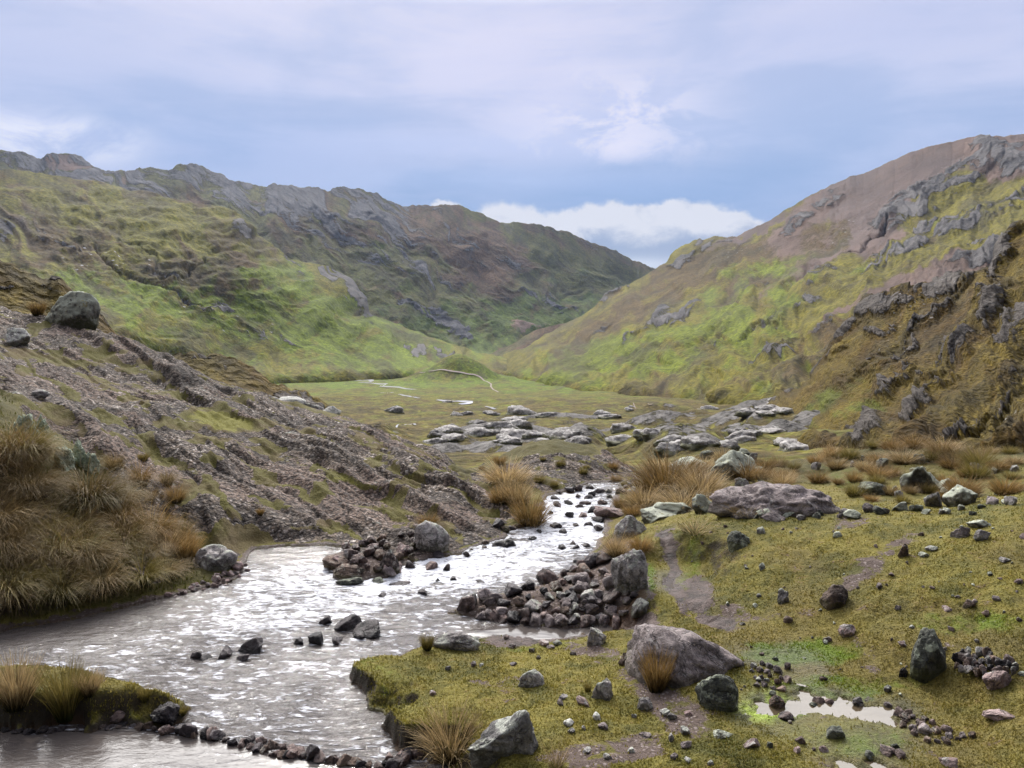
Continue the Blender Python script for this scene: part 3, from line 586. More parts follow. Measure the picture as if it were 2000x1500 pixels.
slab = np.maximum(slab, (YG > 10) * (YG < 20) * np.maximum.reduce([blob(pw, qw, 345, 1030, 95, 48, 12, .2), blob(pw, qw, 240, 960, 50, 30, 30, .3), blob(pw, qw, 80, 1010, 22, 40, 60, .3), blob(pw, qw, 290, 1120, 40, 20, 0, .3), blob(pw, qw, 40, 1130, 30, 40, 0, .3)]))
inpool = sst(land, .0, .25)
slab = slab * inpool
U = .66 * XG + .755 * YG; V = .755 * XG - .66 * YG
U = U + .45 * fbm(XG / 3.5, YG / 3.5, 9.0, 4); 
def saw(u, per, sharp=.14):
    f = np.mod(u / per, 1.0); return np.where(f < 1 - sharp, f / (1 - sharp), (1 - f) / sharp)
Uj = U + .22 * fbm(V / 2.6, U / .8, 4.0, 4)
st1 = saw(-Uj, 1.5) ; st2 = saw(-Uj + .3, .47, .2)
amp1 = .14 * (.5 + .8 * sst(fbm(V / 2.5, U / 2.5, 12.0, 3), -.4, .5)); amp1 = amp1 * (1 - .55 * s2)
rel = amp1 * (st1 - .5) + .075 * (st2 - .5) + .21 * fbm(XG / 2.4, YG / 2.4, 3.0, 3) + .026 * ridged(XG / .42, YG / .42, 7.0, 4)
pebb = .022 * fbm(XG / .10, YG / .10, 5.0, 3)
crack = np.exp(-(np.abs(pnoise(Uj / .55, V / 3.2, 31.0)) / .035) ** 2)
rel = rel + pebb - .05 * crack
# lumps of conglomerate standing out of the slab
for (cx, cy, rx, ry, an, hh) in ((300, 815, 55, 16, 10, .30), (420, 885, 60, 20, -8, .38), (300, 870, 60, 14, 8, .3), (260, 700, 180, 14, 27, .42), (480, 765, 60, 14, 30, .35), (560, 855, 110, 14, 22, .25), (800, 905, 110, 12, 28, .35), (60, 790, 90, 16, 20, .35), (180, 860, 60, 18, 40, .35), (400, 1010, 90, 26, 5, .3), (560, 1030, 60, 16, 10, .15), (700, 920, 180, 10, 28, .2), (330, 740, 80, 10, 15, .2)):
    rel = rel + .62 * hh * blob(PXs + 12 * fbm(XG, YG, 3.0, 3), PYs + 8 * fbm(XG, YG, 8.0, 3), cx, cy, rx, ry, an, .8) * (YG > 11) * (YG < 32)
turfn = .035 * fbm(XG / .8, YG / .8, 1.5, 3) + .018 * fbm(XG / .16, YG / .16, 2.5, 3) + .05 * fbm(XG / 2.5, YG / 2.5, 4.5, 2)
farl = sst(YG, 15, 20)
mud0 = np.exp(-(line_d(PXs, PYs, [(1302, 1045), (1312, 1100), (1315, 1150), (1345, 1190), (1400, 1210)]) / 30.0) ** 2)
turf_h = turfn - mud0 * .07 + mud0 * .05 * fbm(XG / .18, YG / .18, 14.0, 4) + farl * (1 - slab) * .12 * fbm(XG / 1.2, YG / 1.2, 9.5, 4)
damp = sst(land, .0, .5)
ZG = ZG + np.where(land > 0, (slab * rel * sst(land, 0, .7) * .95 + (1 - slab) * turf_h * damp), .03 * fbm(XG / .3, YG / .3, 1, 3))
ZG = np.where((land > 0) & (land < .6) & (YG < 21), np.maximum(ZG, .012 + .02 * sst(land, 0, .1)), ZG)
# small ponds on the turf
POND_PX = [[(1468,1283),(1500,1279),(1545,1276),(1578,1288),(1588,1312),(1570,1326),(1545,1316),(1515,1308),(1490,1300)],
           [(1448,1392),(1480,1372),(1530,1362),(1570,1352),(1640,1362),(1700,1374),(1748,1380),(1778,1412),(1775,1440),(1730,1452),(1745,1478),(1700,1486),(1655,1470),(1600,1455),(1560,1448),(1528,1436),(1520,1410),(1480,1405)],
           [(1628,1480),(1680,1486),(1740,1498),(1760,1515),(1650,1512)],
           [(1298,1128),(1312,1124),(1316,1146),(1302,1150)]]
PONDS = []
def fgz(x, y):
    r = x / y; j = np.clip((r - rF[0]) / (rF[1] - rF[0]), 0, ncF - 1.001); i = np.clip(np.log(y / YF[0]) / math.log(YF[1] / YF[0]), 0, nrF - 1.001)
    j0 = np.floor(j).astype(int); i0 = np.floor(i).astype(int); fj = j - j0; fi = i - i0
    return (ZG[i0, j0] * (1 - fi) * (1 - fj) + ZG[i0 + 1, j0] * fi * (1 - fj) + ZG[i0, j0 + 1] * (1 - fi) * fj + ZG[i0 + 1, j0 + 1] * fi * fj)
def on_fg(px, py, ymax=32):
    rx, s = ray(px, py); j = int(np.clip(round((float(rx) - rF[0]) / (rF[1] - rF[0])), 0, ncF - 1)); colz = ZG[:, j]
    sl = (colz - H) / YF; k = np.where(sl >= float(s))[0]; k = k[0] if len(k) else nrF - 1
    if k > 0:
        a, b = sl[k - 1], sl[k]; t = np.clip((float(s) - a) / (b - a + 1e-12), 0, 1); Y = YF[k - 1] * (1 - t) + YF[k] * t; z = colz[k - 1] * (1 - t) + colz[k] * t
    else: Y, z = YF[0], colz[0]
    if Y > ymax: Y = ymax; z = float(fgz(np.array(float(rx) * Y), np.array(Y)))
    return np.array([float(rx) * Y, Y, z])
wetP = 0 * ZG
for pp in POND_PX:
    cx = np.mean([p[0] for p in pp]); cy = np.mean([p[1] for p in pp]); zc = on_fg(cx, cy)[2] - .01
    pl = poly0(pp, zc); sdp = .04 + sdf(XG, YG, pl) + .075 * fbm(XG / .3, YG / .3, 3.0, 4)
    tgt = np.where(sdp > 0, zc - .05 * sst(sdp, 0, .25) - .004 + .034 * fbm(XG / .12, YG / .16, 5.0, 3) , zc + .012 + .08 * np.clip(-sdp, 0, 1))
    k = sst(sdp, -.95, -.3); ZG = ZG * (1 - k) + tgt * k; wetP = np.maximum(wetP, sst(sdp, -.35, 0)); PONDS.append((pl, zc))
# surface kinds
PXs, PYs = proj(XG, YG, ZG); pw = PXs + 16 * fbm(XG / .6, YG / .6, 21.0, 4); qw = PYs + 9 * fbm(XG / .6, YG / .6, 26.0, 4)
path = np.exp(-(line_d(pw, qw, [(1302, 1045), (1312, 1100), (1315, 1150), (1335, 1185)]) / 15.0) ** 2)
mud = np.maximum(path, np.maximum(.85 * blob(pw, qw, 1365, 1165, 36, 34, 40), .9 * blob(pw, qw, 1400, 1215, 40, 14, 20)))
mud = np.maximum(mud, .9 * blob(pw, qw, 1030, 1243, 100, 13, -2, .6)); mud = np.maximum(mud, .8 * blob(pw, qw, 1240, 1215, 50, 16, 0))
soil = np.maximum.reduce([.8 * blob(pw, qw, 1300, 1370, 110, 34, 35), .75 * blob(pw, qw, 1180, 1470, 120, 26, -10), .6 * blob(pw, qw, 1160, 1275, 60, 22, 10), .75 * blob(pw, qw, 1690, 1115, 70, 20, -35), .6 * blob(pw, qw, 1740, 1075, 60, 14, -30), .55 * blob(pw, qw, 1660, 1020, 60, 12, -10),
                         .5 * blob(pw, qw, 1890, 1270, 90, 10, 8), .5 * blob(pw, qw, 1700, 1290, 40, 20, 60), .45 * blob(pw, qw, 1000, 1330, 30, 12, 0), .5 * blob(pw, qw, 930, 1335, 30, 8, 0), .5 * blob(pw, qw, 1480, 1210, 60, 10, -20), .6 * blob(pw, qw, 1430, 1200, 40, 20, 20)])
soil = np.maximum(soil, .9 * sst(.22 - land, 0, .22) * (land > 0) * (~bank_sharp)); soil = np.maximum(soil, 1.0 * sst(sd_r, -.1, .1)); soil = np.maximum(soil, sst(sd_l, -.1, .1))
lush = np.maximum.reduce([.9 * blob(pw, qw, 1255, 1145, 26, 46, 15), .75 * blob(pw, qw, 1560, 1275, 120, 28, 0), .7 * blob(pw, qw, 1520, 1385, 60, 26, 0), .6 * blob(pw, qw, 1640, 1340, 160, 26, 0), .5 * blob(pw, qw, 1900, 1215, 130, 26, 0), .35 * blob(pw, qw, 735, 1320, 60, 40, 30),
                          .4 * blob(pw, qw, 1060, 1260, 110, 10, 0), .5 * blob(pw, qw, 1700, 1450, 120, 30, 0), .5 * blob(pw, qw, 1350, 1100, 20, 60, 10), .3 * blob(pw, qw, 200, 1395, 130, 20, 5), .45 * blob(pw, qw, 1650, 930, 90, 30, 30), .5 * blob(pw, qw, 80, 1100, 120, 100)])
mossn = fbm(XG / .9, YG / 1.1, 33.0, 5)
moss = np.maximum(sst(mossn + .4 * (.5 - st1), .16, .42) * .9, 1.0 * (st1 < .12) * sst(fbm(XG / 1.4, YG / 1.4, 55.0, 3), -.25, .25))
for (cx, cy, rx, ry, an, k) in ((435, 822, 85, 20, 8, 1.3), (690, 940, 55, 9, 18, 1.1), (90, 700, 120, 12, 8, .9), (230, 710, 90, 9, 25, .9), (330, 770, 110, 7, 10, .6), (880, 1035, 40, 6, 35, 1.0), (780, 1010, 40, 12, 25, .8), (530, 985, 60, 5, 8, .6), (590, 905, 80, 5, 22, .6), (340, 905, 60, 12, 20, .8), (1060, 925, 90, 10, 0, .45), (960, 900, 60, 8, 0, .8), (720, 870, 70, 8, 28, .7), (600, 1030, 40, 6, 5, .7)):
    moss = np.maximum(moss, k * blob(pw, qw, cx, cy, rx, ry, an))
bare = np.maximum.reduce([.8 * sst(fbm(XG / 2.2, YG / 1.6, 44.0, 4), .15, .5), .9 * blob(pw, qw, 640, 955, 170, 46, 12), .6 * blob(pw, qw, 120, 745, 150, 22, 8), .5 * blob(pw, qw, 250, 690, 120, 10, 20), .8 * blob(pw, qw, 180, 700, 100, 10, 5)])
tan_ = np.clip(bare, 0, 1)
dark_ = np.clip(blob(pw, qw, 330, 1040, 100, 60) + .0, 0, 1)
wet = np.maximum(wetP, np.maximum(sst(.12 - land, 0, .12), .7 * mud)); shore = sst(.35 - land, 0, .35)
tuss = np.maximum(farl * (1 - slab), (PXs < 480) * (YG > 9) * (1 - slab) * sst(land, 0, .3)) * (YG > 9)
algae = blob(pw, qw, 1490, 1385, 52, 24, 0, .7) + .12 * blob(pw, qw, 1640, 1440, 120, 30)

m, g, b = newmat('turf_and_conglomerate')
pos = g.n('ShaderNodeNewGeometry').outputs['Position']; nz = g.n('ShaderNodeSeparateXYZ'); g.set(nz.inputs[0], g.n('ShaderNodeNewGeometry').outputs['Normal'])
n1 = g.noise(pos, .9, 4, .6, .5); n2 = g.noise(pos, 4.5, 5, .62, .4); n3 = g.noise(pos, 26, 4, .65); n4 = g.noise(pos, 90, 2, .6)
tg = g.m('ADD', g.m('MULTIPLY', n1, .6), g.m('MULTIPLY', n2, .6))
gr = g.mix(g.step(tg, .42, .72), (0.072, 0.070, 0.013), (0.190, 0.160, 0.028))
n0 = g.noise(pos, .38, 5, .6, .6); gr = g.mix(g.m('MULTIPLY', g.step(n0, .50, .64), .55), gr, (0.150, 0.112, 0.034)); gr = g.mix(g.m('MULTIPLY', g.step(n0, .46, .34), .5), gr, (0.075, 0.085, 0.012))
gr = g.mix(g.step(g.m('ADD', n2, g.m('MULTIPLY', n3, .5)), .80, 1.02), gr, (0.135, 0.085, 0.026))
gr = g.mix(g.step(g.m('ADD', g.attr('lush'), g.m('MULTIPLY', g.m('SUBTRACT', n2, .5), 1.6)), .25, .8), gr, (0.105, 0.150, 0.010))
gr = g.mix(g.step(n3, .25, .7), g.vscale(gr, .76), g.vscale(gr, 1.18))
gr = g.mix(g.m('MULTIPLY', g.attr('tuss'), .75), gr, g.mix(n3, (0.035, 0.034, 0.010), (0.085, 0.070, 0.022)))
# soil, gravel, mud
vg = g.n('ShaderNodeTexVoronoi', feature='F1'); g.set(vg.inputs['Vector'], pos); vg.inputs['Scale'].default_value = 28
vgc = g.n('ShaderNodeSeparateColor'); g.set(vgc.inputs[0], vg.outputs['Color'])
so = g.mix(n2, (0.060, 0.042, 0.034), (0.150, 0.110, 0.092)); so = g.mix(g.m('MULTIPLY', g.step(vgc.outputs[0], .62, .8), g.step(vg.outputs['Distance'], .5, .3)), so, (0.25, 0.205, 0.19))
sf = g.step(g.m('ADD', g.attr('soil'), g.m('ADD', g.m('MULTIPLY', g.m('SUBTRACT', n2, .5), 2.6), g.m('MULTIPLY', g.m('SUBTRACT', n3, .5), .9))), .38, .62)
c = g.mix(sf, gr, so)
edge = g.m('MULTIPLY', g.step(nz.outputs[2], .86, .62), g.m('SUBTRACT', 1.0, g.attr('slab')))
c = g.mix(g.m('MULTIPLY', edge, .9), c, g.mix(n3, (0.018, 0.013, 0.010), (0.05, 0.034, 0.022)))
mf = g.step(g.m('ADD', g.attr('mud'), g.m('ADD', g.m('MULTIPLY', g.m('SUBTRACT', n2, .5), 1.9), g.m('MULTIPLY', g.m('SUBTRACT', n3, .5), .9))), .38, .55)
c = g.mix(mf, c, g.mix(g.step(n2, .35, .65), (0.035, 0.022, 0.017), (0.155, 0.112, 0.098)))
# conglomerate
va = g.n('ShaderNodeTexVoronoi', feature='F1'); g.set(va.inputs['Vector'], g.vm('ADD', pos, g.vscale(g.noise(pos, 8, 3, .6, 0, 1), .08))); va.inputs['Scale'].default_value = 13
vb = g.n('ShaderNodeTexVoronoi', feature='F1'); g.set(vb.inputs['Vector'], pos); vb.inputs['Scale'].default_value = 27
ca_ = g.n('ShaderNodeSeparateColor'); g.set(ca_.inputs[0], va.outputs['Color']); cb_ = g.n('ShaderNodeSeparateColor'); g.set(cb_.inputs[0], vb.outputs['Color'])
pebA = g.mix(ca_.outputs[0], (0.038, 0.030, 0.023), (0.205, 0.158, 0.120)); pebA = g.mix(g.step(ca_.outputs[1], .80, .92), pebA, (0.42, 0.37, 0.33))
pebB = g.mix(cb_.outputs[0], (0.036, 0.028, 0.022), (0.185, 0.145, 0.112)); pebB = g.mix(g.step(cb_.outputs[1], .82, .93), pebB, (0.34, 0.29, 0.26))
ro = g.mix(g.step(n2, .42, .58), pebA, pebB); lich0 = g.noise(pos, .55, 5, .62, .5)
ro = g.mix(g.m('MULTIPLY', g.step(n1, .4, .7), .45), ro, (0.055, 0.042, 0.040))
ro = g.mix(g.step(lich0, .38, .60), g.vscale(ro, .62), g.vscale(ro, 1.25))
ro = g.mix(g.m('MULTIPLY', g.attr('tan'), g.m('MULTIPLY_ADD', n2, .5, .35)), ro, (0.205, 0.138, 0.108))
ro = g.mix(g.m('MULTIPLY', g.step(va.outputs['Distance'], .35, .75), .8), ro, (0.018, 0.014, 0.013))
ro = g.mix(g.m('MULTIPLY', g.attr('crack'), .75), ro, (0.020, 0.016, 0.014))
lich = g.noise(pos, 2.3, 6, .7, .8)
ro = g.mix(g.m('MULTIPLY', g.step(lich, .64, .70), .55), ro, (0.30, 0.33, 0.29))
mo = g.mix(n3, (0.045, 0.045, 0.008), (0.145, 0.125, 0.020)); mo = g.mix(g.step(n1, .4, .7), mo, (0.12, 0.088, 0.040))
mo = g.mix(g.step(g.attr('moss'), .95, 1.15), mo, g.mix(n3, (0.12, 0.12, 0.015), (0.21, 0.19, 0.035)))
mossf = g.step(g.m('ADD', g.attr('moss'), g.m('ADD', g.m('MULTIPLY', g.m('SUBTRACT', n2, .5), .9), g.m('MULTIPLY', g.m('SUBTRACT', n3, .5), .6))), .48, .66)
ro = g.mix(mossf, ro, mo)
slf = g.step(g.m('ADD', g.attr('slab'), g.m('MULTIPLY', g.m('SUBTRACT', n2, .5), .8)), .4, .6)
c = g.mix(slf, c, ro)
c = g.mix(g.m('MULTIPLY', g.attr('wet'), .55), c, g.vscale(c, .38))
c = g.mix(g.m('MULTIPLY', g.attr('algae'), g.m('MULTIPLY', g.attr('wetp'), g.step(n2, .3, .6))), c, (0.30, 0.40, 0.03))
c = g.mix(g.m('MULTIPLY', g.attr('bed'), .9), c, g.mix(n2, (0.045, 0.020, 0.010), (0.10, 0.055, 0.028)))
g.set(b.inputs['Base Color'], c)
g.set(b.inputs['Roughness'], g.m('SUBTRACT', .92, g.m('MULTIPLY', g.m('MAXIMUM', g.m('MULTIPLY', mf, g.step(n2, .5, .3)), g.m('MULTIPLY', g.attr('wet'), .6)), .65)))
b.inputs['Specular IOR Level'].default_value = .3
hr = g.m('ADD', g.m('MULTIPLY', g.m('SUBTRACT', 1.0, va.outputs['Distance']), .9), g.m('ADD', g.m('MULTIPLY', g.m('SUBTRACT', 1.0, vb.outputs['Distance']), .5), g.m('MULTIPLY', n3, .5)))
hg = g.m('ADD', g.m('MULTIPLY', n3, .9), g.m('ADD', g.m('MULTIPLY', n2, .5), g.m('MULTIPLY', n4, .35)))
hsel = g.n('ShaderNodeMix', data_type='FLOAT'); g.set(hsel.inputs[0], g.m('MULTIPLY', slf, g.m('SUBTRACT', 1.0, mossf))); g.set(hsel.inputs[2], hg); g.set(hsel.inputs[3], g.m('MULTIPLY', hr, .95))
g.set(b.inputs['Normal'], g.bump(hsel.outputs[0], .05, 1.0))
MAT['ground'] = m
at = dict(slab=slab, soil=soil, mud=mud, lush=lush, moss=moss, tan=tan_, wet=wet, wetp=wetP, tuss=tuss, algae=algae, crack=crack * slab, bed=(land < 0) * 1.0)
at = {k: np.broadcast_to(v, ZG.shape).reshape(-1) for k, v in at.items()}
coF = np.stack([XG, YG, ZG], -1).reshape(-1, 3)
isl = (slab[:-1, :-1] > .5)
for nm_, keep, lab in (('ground', ~isl, 'mossy turf, mud and gravel of the stream banks'), ('rock_slope', isl, 'pebbly conglomerate bedrock sloping down to the stream')):
    co_, q_, a_ = compact(coF, grid_faces(nrF, ncF, keep), at)
    link(nm_, mesh_np(nm_, co_, q_, m, a_), kind='structure', label=lab)

# ------------------------------------------------------------------ water
def water_mat(name, deep, bumpk, foam_glare=True):
    m, g, b = newmat(name); pos = g.n('ShaderNodeNewGeometry').outputs['Position']
    pos = g.vm('MULTIPLY', pos, (.75, 1.7, 1.0)); n1 = g.noise(pos, 3.0, 4, .58, 1.0); n2 = g.noise(pos, 9, 4, .6, .8); n3 = g.noise(pos, 30, 3, .6)
    rough = g.attr('turb') if foam_glare else 0.0
    c = g.mix(n1, deep, tuple(v * 1.7 for v in deep))
    if foam_glare:
        ff = g.step(g.m('ADD', g.attr('foam_glare'), g.m('ADD', g.m('MULTIPLY', g.m('SUBTRACT', n2, .5), 2.2), g.m('MULTIPLY', g.m('SUBTRACT', n1, .5), 1.4))), .45, .95)
        c = g.mix(g.m('MULTIPLY', ff, .8), c, (0.74, 0.76, 0.82))
        g.set(b.inputs['Roughness'], g.m('MULTIPLY_ADD', ff, .25, .06))
    else: b.inputs['Roughness'].default_value = .03
    g.set(b.inputs['Base Color'], c); b.inputs['IOR'].default_value = 1.333; b.inputs['Specular IOR Level'].default_value = .5
    h = g.m('ADD', g.m('MULTIPLY', n1, .8), g.m('ADD', g.m('MULTIPLY', n2, .36), g.m('MULTIPLY', n3, .07)))
    if foam_glare: h = g.m('MULTIPLY', h, rough)
    g.set(b.inputs['Normal'], g.bump(h, bumpk, 1.0))
    return m
nrW, ncW = 620, 900
rW = np.linspace(-.92, .30, ncW); YWt = np.geomspace(4.4, 20.5, nrW); RW, YW = np.meshgrid(rW, YWt); XW = RW * YW
ii = np.clip(np.round(np.log(YW / YF[0]) / math.log(YF[1] / YF[0])).astype(int), 0, nrF - 1); jj = np.clip(np.round((RW - rF[0]) / (rF[1] - rF[0])).astype(int), 0, ncF - 1)
sw = SW[ii, jj]; PXw, PYw = proj(XW, YW, 0 * XW)
rap = np.maximum.reduce([blob(PXw, PYw, 1100, 1020, 90, 60, 0, .6), .8 * blob(PXw, PYw, 960, 1100, 150, 40, -15, .6), .9 * blob(PXw, PYw, 1120, 975, 60, 22, 0, .6), .5 * blob(PXw, PYw, 820, 1130, 120, 24, -10, .6), .7 * blob(PXw, PYw, 860, 1085, 60, 14, 0, .6)])
calm = np.maximum.reduce([blob(PXw, PYw, 1080, 1236, 190, 16, 0, .3), blob(PXw, PYw, 560, 1078, 90, 22, 0, .5) * .6, (sdf(PXw, PYw, [(-600, 1422), (150, 1428), (260, 1424), (350, 1436), (470, 1456), (560, 1480), (680, 1496), (830, 1496), (900, 1700), (-900, 1900)]) > 0) * .93])
calm = np.maximum(calm, .45 * blob(PXw, PYw, 680, 1410, 60, 60, 0, .6))
turb = (.85 + .5 * rap) * (1 - calm) + .05
turb = turb * (1 - .45 * blob(PXw, PYw, 120, 1225, 330, 50, -10))
turb = turb * (.75 + .5 * sst(fbm(XW / 1.7, YW / 1.7, 2, 3), -.4, .4))
zw = turb * (.020 * fbm(XW / .9, YW / .45, 1.0, 3) + .010 * ridged(XW / .28, YW / .2, 4.0, 3) ) + rap * .05 * fbm(XW / .5, YW / .4, 8.0, 4)
foam_glare = .33 + .58 * rap + .30 * blob(PXw, PYw, 640, 1150, 260, 60, -15) + .10 * (1 - calm)  # even white paints sky glare over the stream; rapids add real foam
foam_glare = foam_glare * (1 - .9 * blob(PXw, PYw, 60, 1230, 300, 50, -10)) * (1 - .6 * blob(PXw, PYw, 560, 1075, 110, 16)) - .25 * calm  # painted white thinned at left, where the dark bank is mirrored
q_ = grid_faces(nrW, ncW, (sw > -.55)[:-1, :-1])
co_, q_, a_ = compact(np.stack([XW, YW, zw], -1).reshape(-1, 3), q_, dict(turb=turb.ravel(), foam_glare=foam_glare.ravel()))
MAT['water'] = water_mat('stream_water', (0.058, 0.050, 0.046), .10)
link('stream', mesh_np('stream', co_, q_, MAT['water'], a_), kind='structure', label='shallow mountain stream glinting in the light')
MAT['still'] = water_mat('still_water', (0.055, 0.042, 0.026), .0015, False)
for k, (pl, zc) in enumerate(PONDS):
    xs = [p[0] for p in pl]; ys = [p[1] for p in pl]; gx, gy = np.meshgrid(np.linspace(min(xs) - .25, max(xs) + .25, 80), np.linspace(min(ys) - .25, max(ys) + .25, 80))
    ins = sdf(gx, gy, pl) > -.15; q_ = grid_faces(80, 80, ins[:-1, :-1])
    co_, q_, _ = compact(np.stack([gx, gy, 0 * gx + zc - .012], -1).reshape(-1, 3), q_, {})
    link('puddle', mesh_np('puddle', co_, q_, MAT['still']), kind='structure', label='shallow puddle of still water in the turf')
# river, tracks and snow-bright pools on the valley floor, laid over the ground as thin ribbons
def ribbon(name, pts, mat, lift, sub=14, **props):
    kf = 9.0 if name == 'river' else 2.6
    """pts: (px, py, width in px)"""
    P = np.array([list(on_valley(x, y)) + [w_ * 1.0] for x, y, w_ in pts]); out = []
    Pw = P[:, 3] / F * P[:, 1]
    t = np.linspace(0, len(P) - 1, (len(P) - 1) * sub + 1); k = np.arange(len(P))
    X, Y, Wd = np.interp(t, k, P[:, 0]), np.interp(t, k, P[:, 1]), np.interp(t, k, Pw)
    kk = np.hanning(sub + 3); kk /= kk.sum(); n2 = (sub + 3) // 2
    X = np.convolve(np.pad(X, n2, 'edge'), kk, 'valid')[:len(t)]; Y = np.convolve(np.pad(Y, n2, 'edge'), kk, 'valid')[:len(t)]
    dx, dy = np.gradient(X), np.gradient(Y); L = np.hypot(dx, dy) + 1e-9; nx, ny = -dy / L, dx / L
    Wd = Wd * np.minimum(np.hypot(nx, ny * kf), 9.0) * .75 * (1 + .25 * fbm(t * .6, 3.0, 1.0, 2)); rows = []
    for s_ in np.linspace(-.5, .5, 5):
        x, y = X + nx * Wd * s_, Y + ny * Wd * s_; rows.append(np.stack([x, y, val_z(x, y)], -1))
    Gm = np.array(rows); Gm[..., 2] = Gm[..., 2] * .5 + Gm[..., 2].mean(0)[None] * .5 + lift
    return link(name, mesh_np(name, Gm.reshape(-1, 3), grid_faces(5, len(t)), mat), **props)
m, g, b = newmat('river_water'); b.inputs['Base Color'].default_value = (.60, .60, .62, 1); b.inputs['Roughness'].default_value = .15; MAT['river'] = m  # pale base paints the sky's grazing reflection into the water colour
m, g, b = newmat('track_gravel'); pos = g.n('ShaderNodeNewGeometry').outputs['Position']; g.set(b.inputs['Base Color'], g.mix(g.noise(pos, .2, 4), (.17, .13, .10), (.30, .25, .22))); b.inputs['Roughness'].default_value = .95; MAT['track'] = m
m, g, b = newmat('wall_earth'); pos = g.n('ShaderNodeNewGeometry').outputs['Position']; g.set(b.inputs['Base Color'], g.mix(g.noise(pos, .2, 4), (.035, .028, .02), (.09, .07, .05))); b.inputs['Roughness'].default_value = .95; MAT['earth'] = m
for pts in ([(640,743,3),(690,744,5),(722,742,8),(727,746,6),(700,748,3)], [(716,748,4),(745,751,4),(757,750,3),(740,755,4),(775,757,4),(790,760,3),(812,762,3)], [(742,769,3),(770,767,3)], [(779,771,3),(790,774,4),(800,776,3),(820,780,3)], [(850,782,2),(895,785,4),(925,788,4),(896,791,3)], [(947,795,3),(975,799,5)],
            [(752,834,3),(775,832,4),(800,829,4),(812,833,3)], [(757,838,2),(782,836,3),(798,840,3)], [(1240,853,5),(1270,854,5)]):
    ribbon('river', pts, MAT['river'], .45, kind='structure')
ribbon('track', [(750,730,3),(820,733,3),(900,735,4),(940,738,4),(960,750,4),(958,757,4),(975,767,4)], MAT['track'], .5, kind='structure')
ribbon('track', [(940,697,3),(955,690,3),(962,683,3)], MAT['track'], .5, kind='structure')
ribbon('path', [(500,705,2),(560,710,2),(640,711,2),(720,709,2),(800,708,2)], MAT['track'], .6, kind='structure')
ribbon('path', [(780,806,1.5),(860,806,1.5),(930,790,1.5),(1000,785,2),(1040,774,2),(1100,776,1.5)], MAT['earth'], .6, kind='structure')
ribbon('path', [(1075,765,2),(1105,755,2.5),(1135,742,2),(1160,736,1.5)], MAT['earth'], .8, kind='structure')
ribbon('path', [(1235,785,2),(1265,792,2.5),(1275,795,2)], MAT['track'], .5, kind='structure')

# ------------------------------------------------------------------ stones
def unit_ico(n):
    import bmesh
    bm = bmesh.new(); bmesh.ops.create_icosphere(bm, subdivisions=n, radius=1.0)
    v = np.array([x.co[:] for x in bm.verts]); f = np.array([[y.index for y in x.verts] for x in bm.faces]); bm.free(); return v, f
ICO = {n: unit_ico(n) for n in (3, 4, 5)}
def rock_mesh(name, seed, sub=4, planes=14, round_=.10, sx=1, sy=.8, sz=.62, rough=.05, mat=None, strat=0.0, bury=.7, lean=0.0, pmin=.62, pmax=.98):
    """a stone: a ball cut by planes, worn at the edges, then weathered; unit width, sits with its foot a little below z = 0"""
    r_ = np.random.RandomState(seed); v, f = ICO[sub]
    pn = r_.normal(size=(planes, 3)); pn /= np.linalg.norm(pn, axis=1)[:, None]; pd = r_.uniform(pmin, pmax, planes)
    dts = v @ pn.T; rr = np.where(dts > .05, pd[None] / np.maximum(dts, .05), 9.0); rr = np.minimum(rr, 1.15)
    k = 1 / max(round_, .01); sm = -np.log(np.exp(-k * rr).sum(1)) / k + 0; base = np.minimum(rr.min(1), 1.1)
    rad = np.clip(.55 * base + .45 * (sm + .06), .3, 1.2)
    n1 = fbm(v[:, 0] * 1.8 + seed, v[:, 1] * 1.8, v[:, 2] * 1.8, 5, gain=.55)
    rad = rad * (1 + rough * 2.8 * n1) + rough * .5 * ridged(v[:, 0] * 4 + seed, v[:, 1] * 4, v[:, 2] * 4, 4) - rough * .2
    p = v * rad[:, None]
    if strat: p[:, 2] += strat * np.sin(p[:, 2] * 16 + 2 * n1) * .06; p[:, :2] *= (1 + strat * .09 * np.sign(np.sin(p[:, 2] * 11 + 3 * n1)))[:, None]
    p *= np.array([sx, sy, sz]) * .5
    p[:, 0] -= (p[:, 0].max() + p[:, 0].min()) / 2; p[:, 0] /= (p[:, 0].max() - p[:, 0].min())
    z0, z1 = p[:, 2].min(), p[:, 2].max(); p[:, 2] = (p[:, 2] - z0) / (z1 - z0) * (1 + bury) - bury      # unit height above the foot
    if lean: p[:, 2] = np.where(p[:, 2] > 0, p[:, 2] * (1 - abs(lean) * .5 + lean * p[:, 0] * 1.3), p[:, 2]); p[:, 2] /= max(p[:, 2].max(), .2)
    me = mesh_np(name, p, f, mat); return me

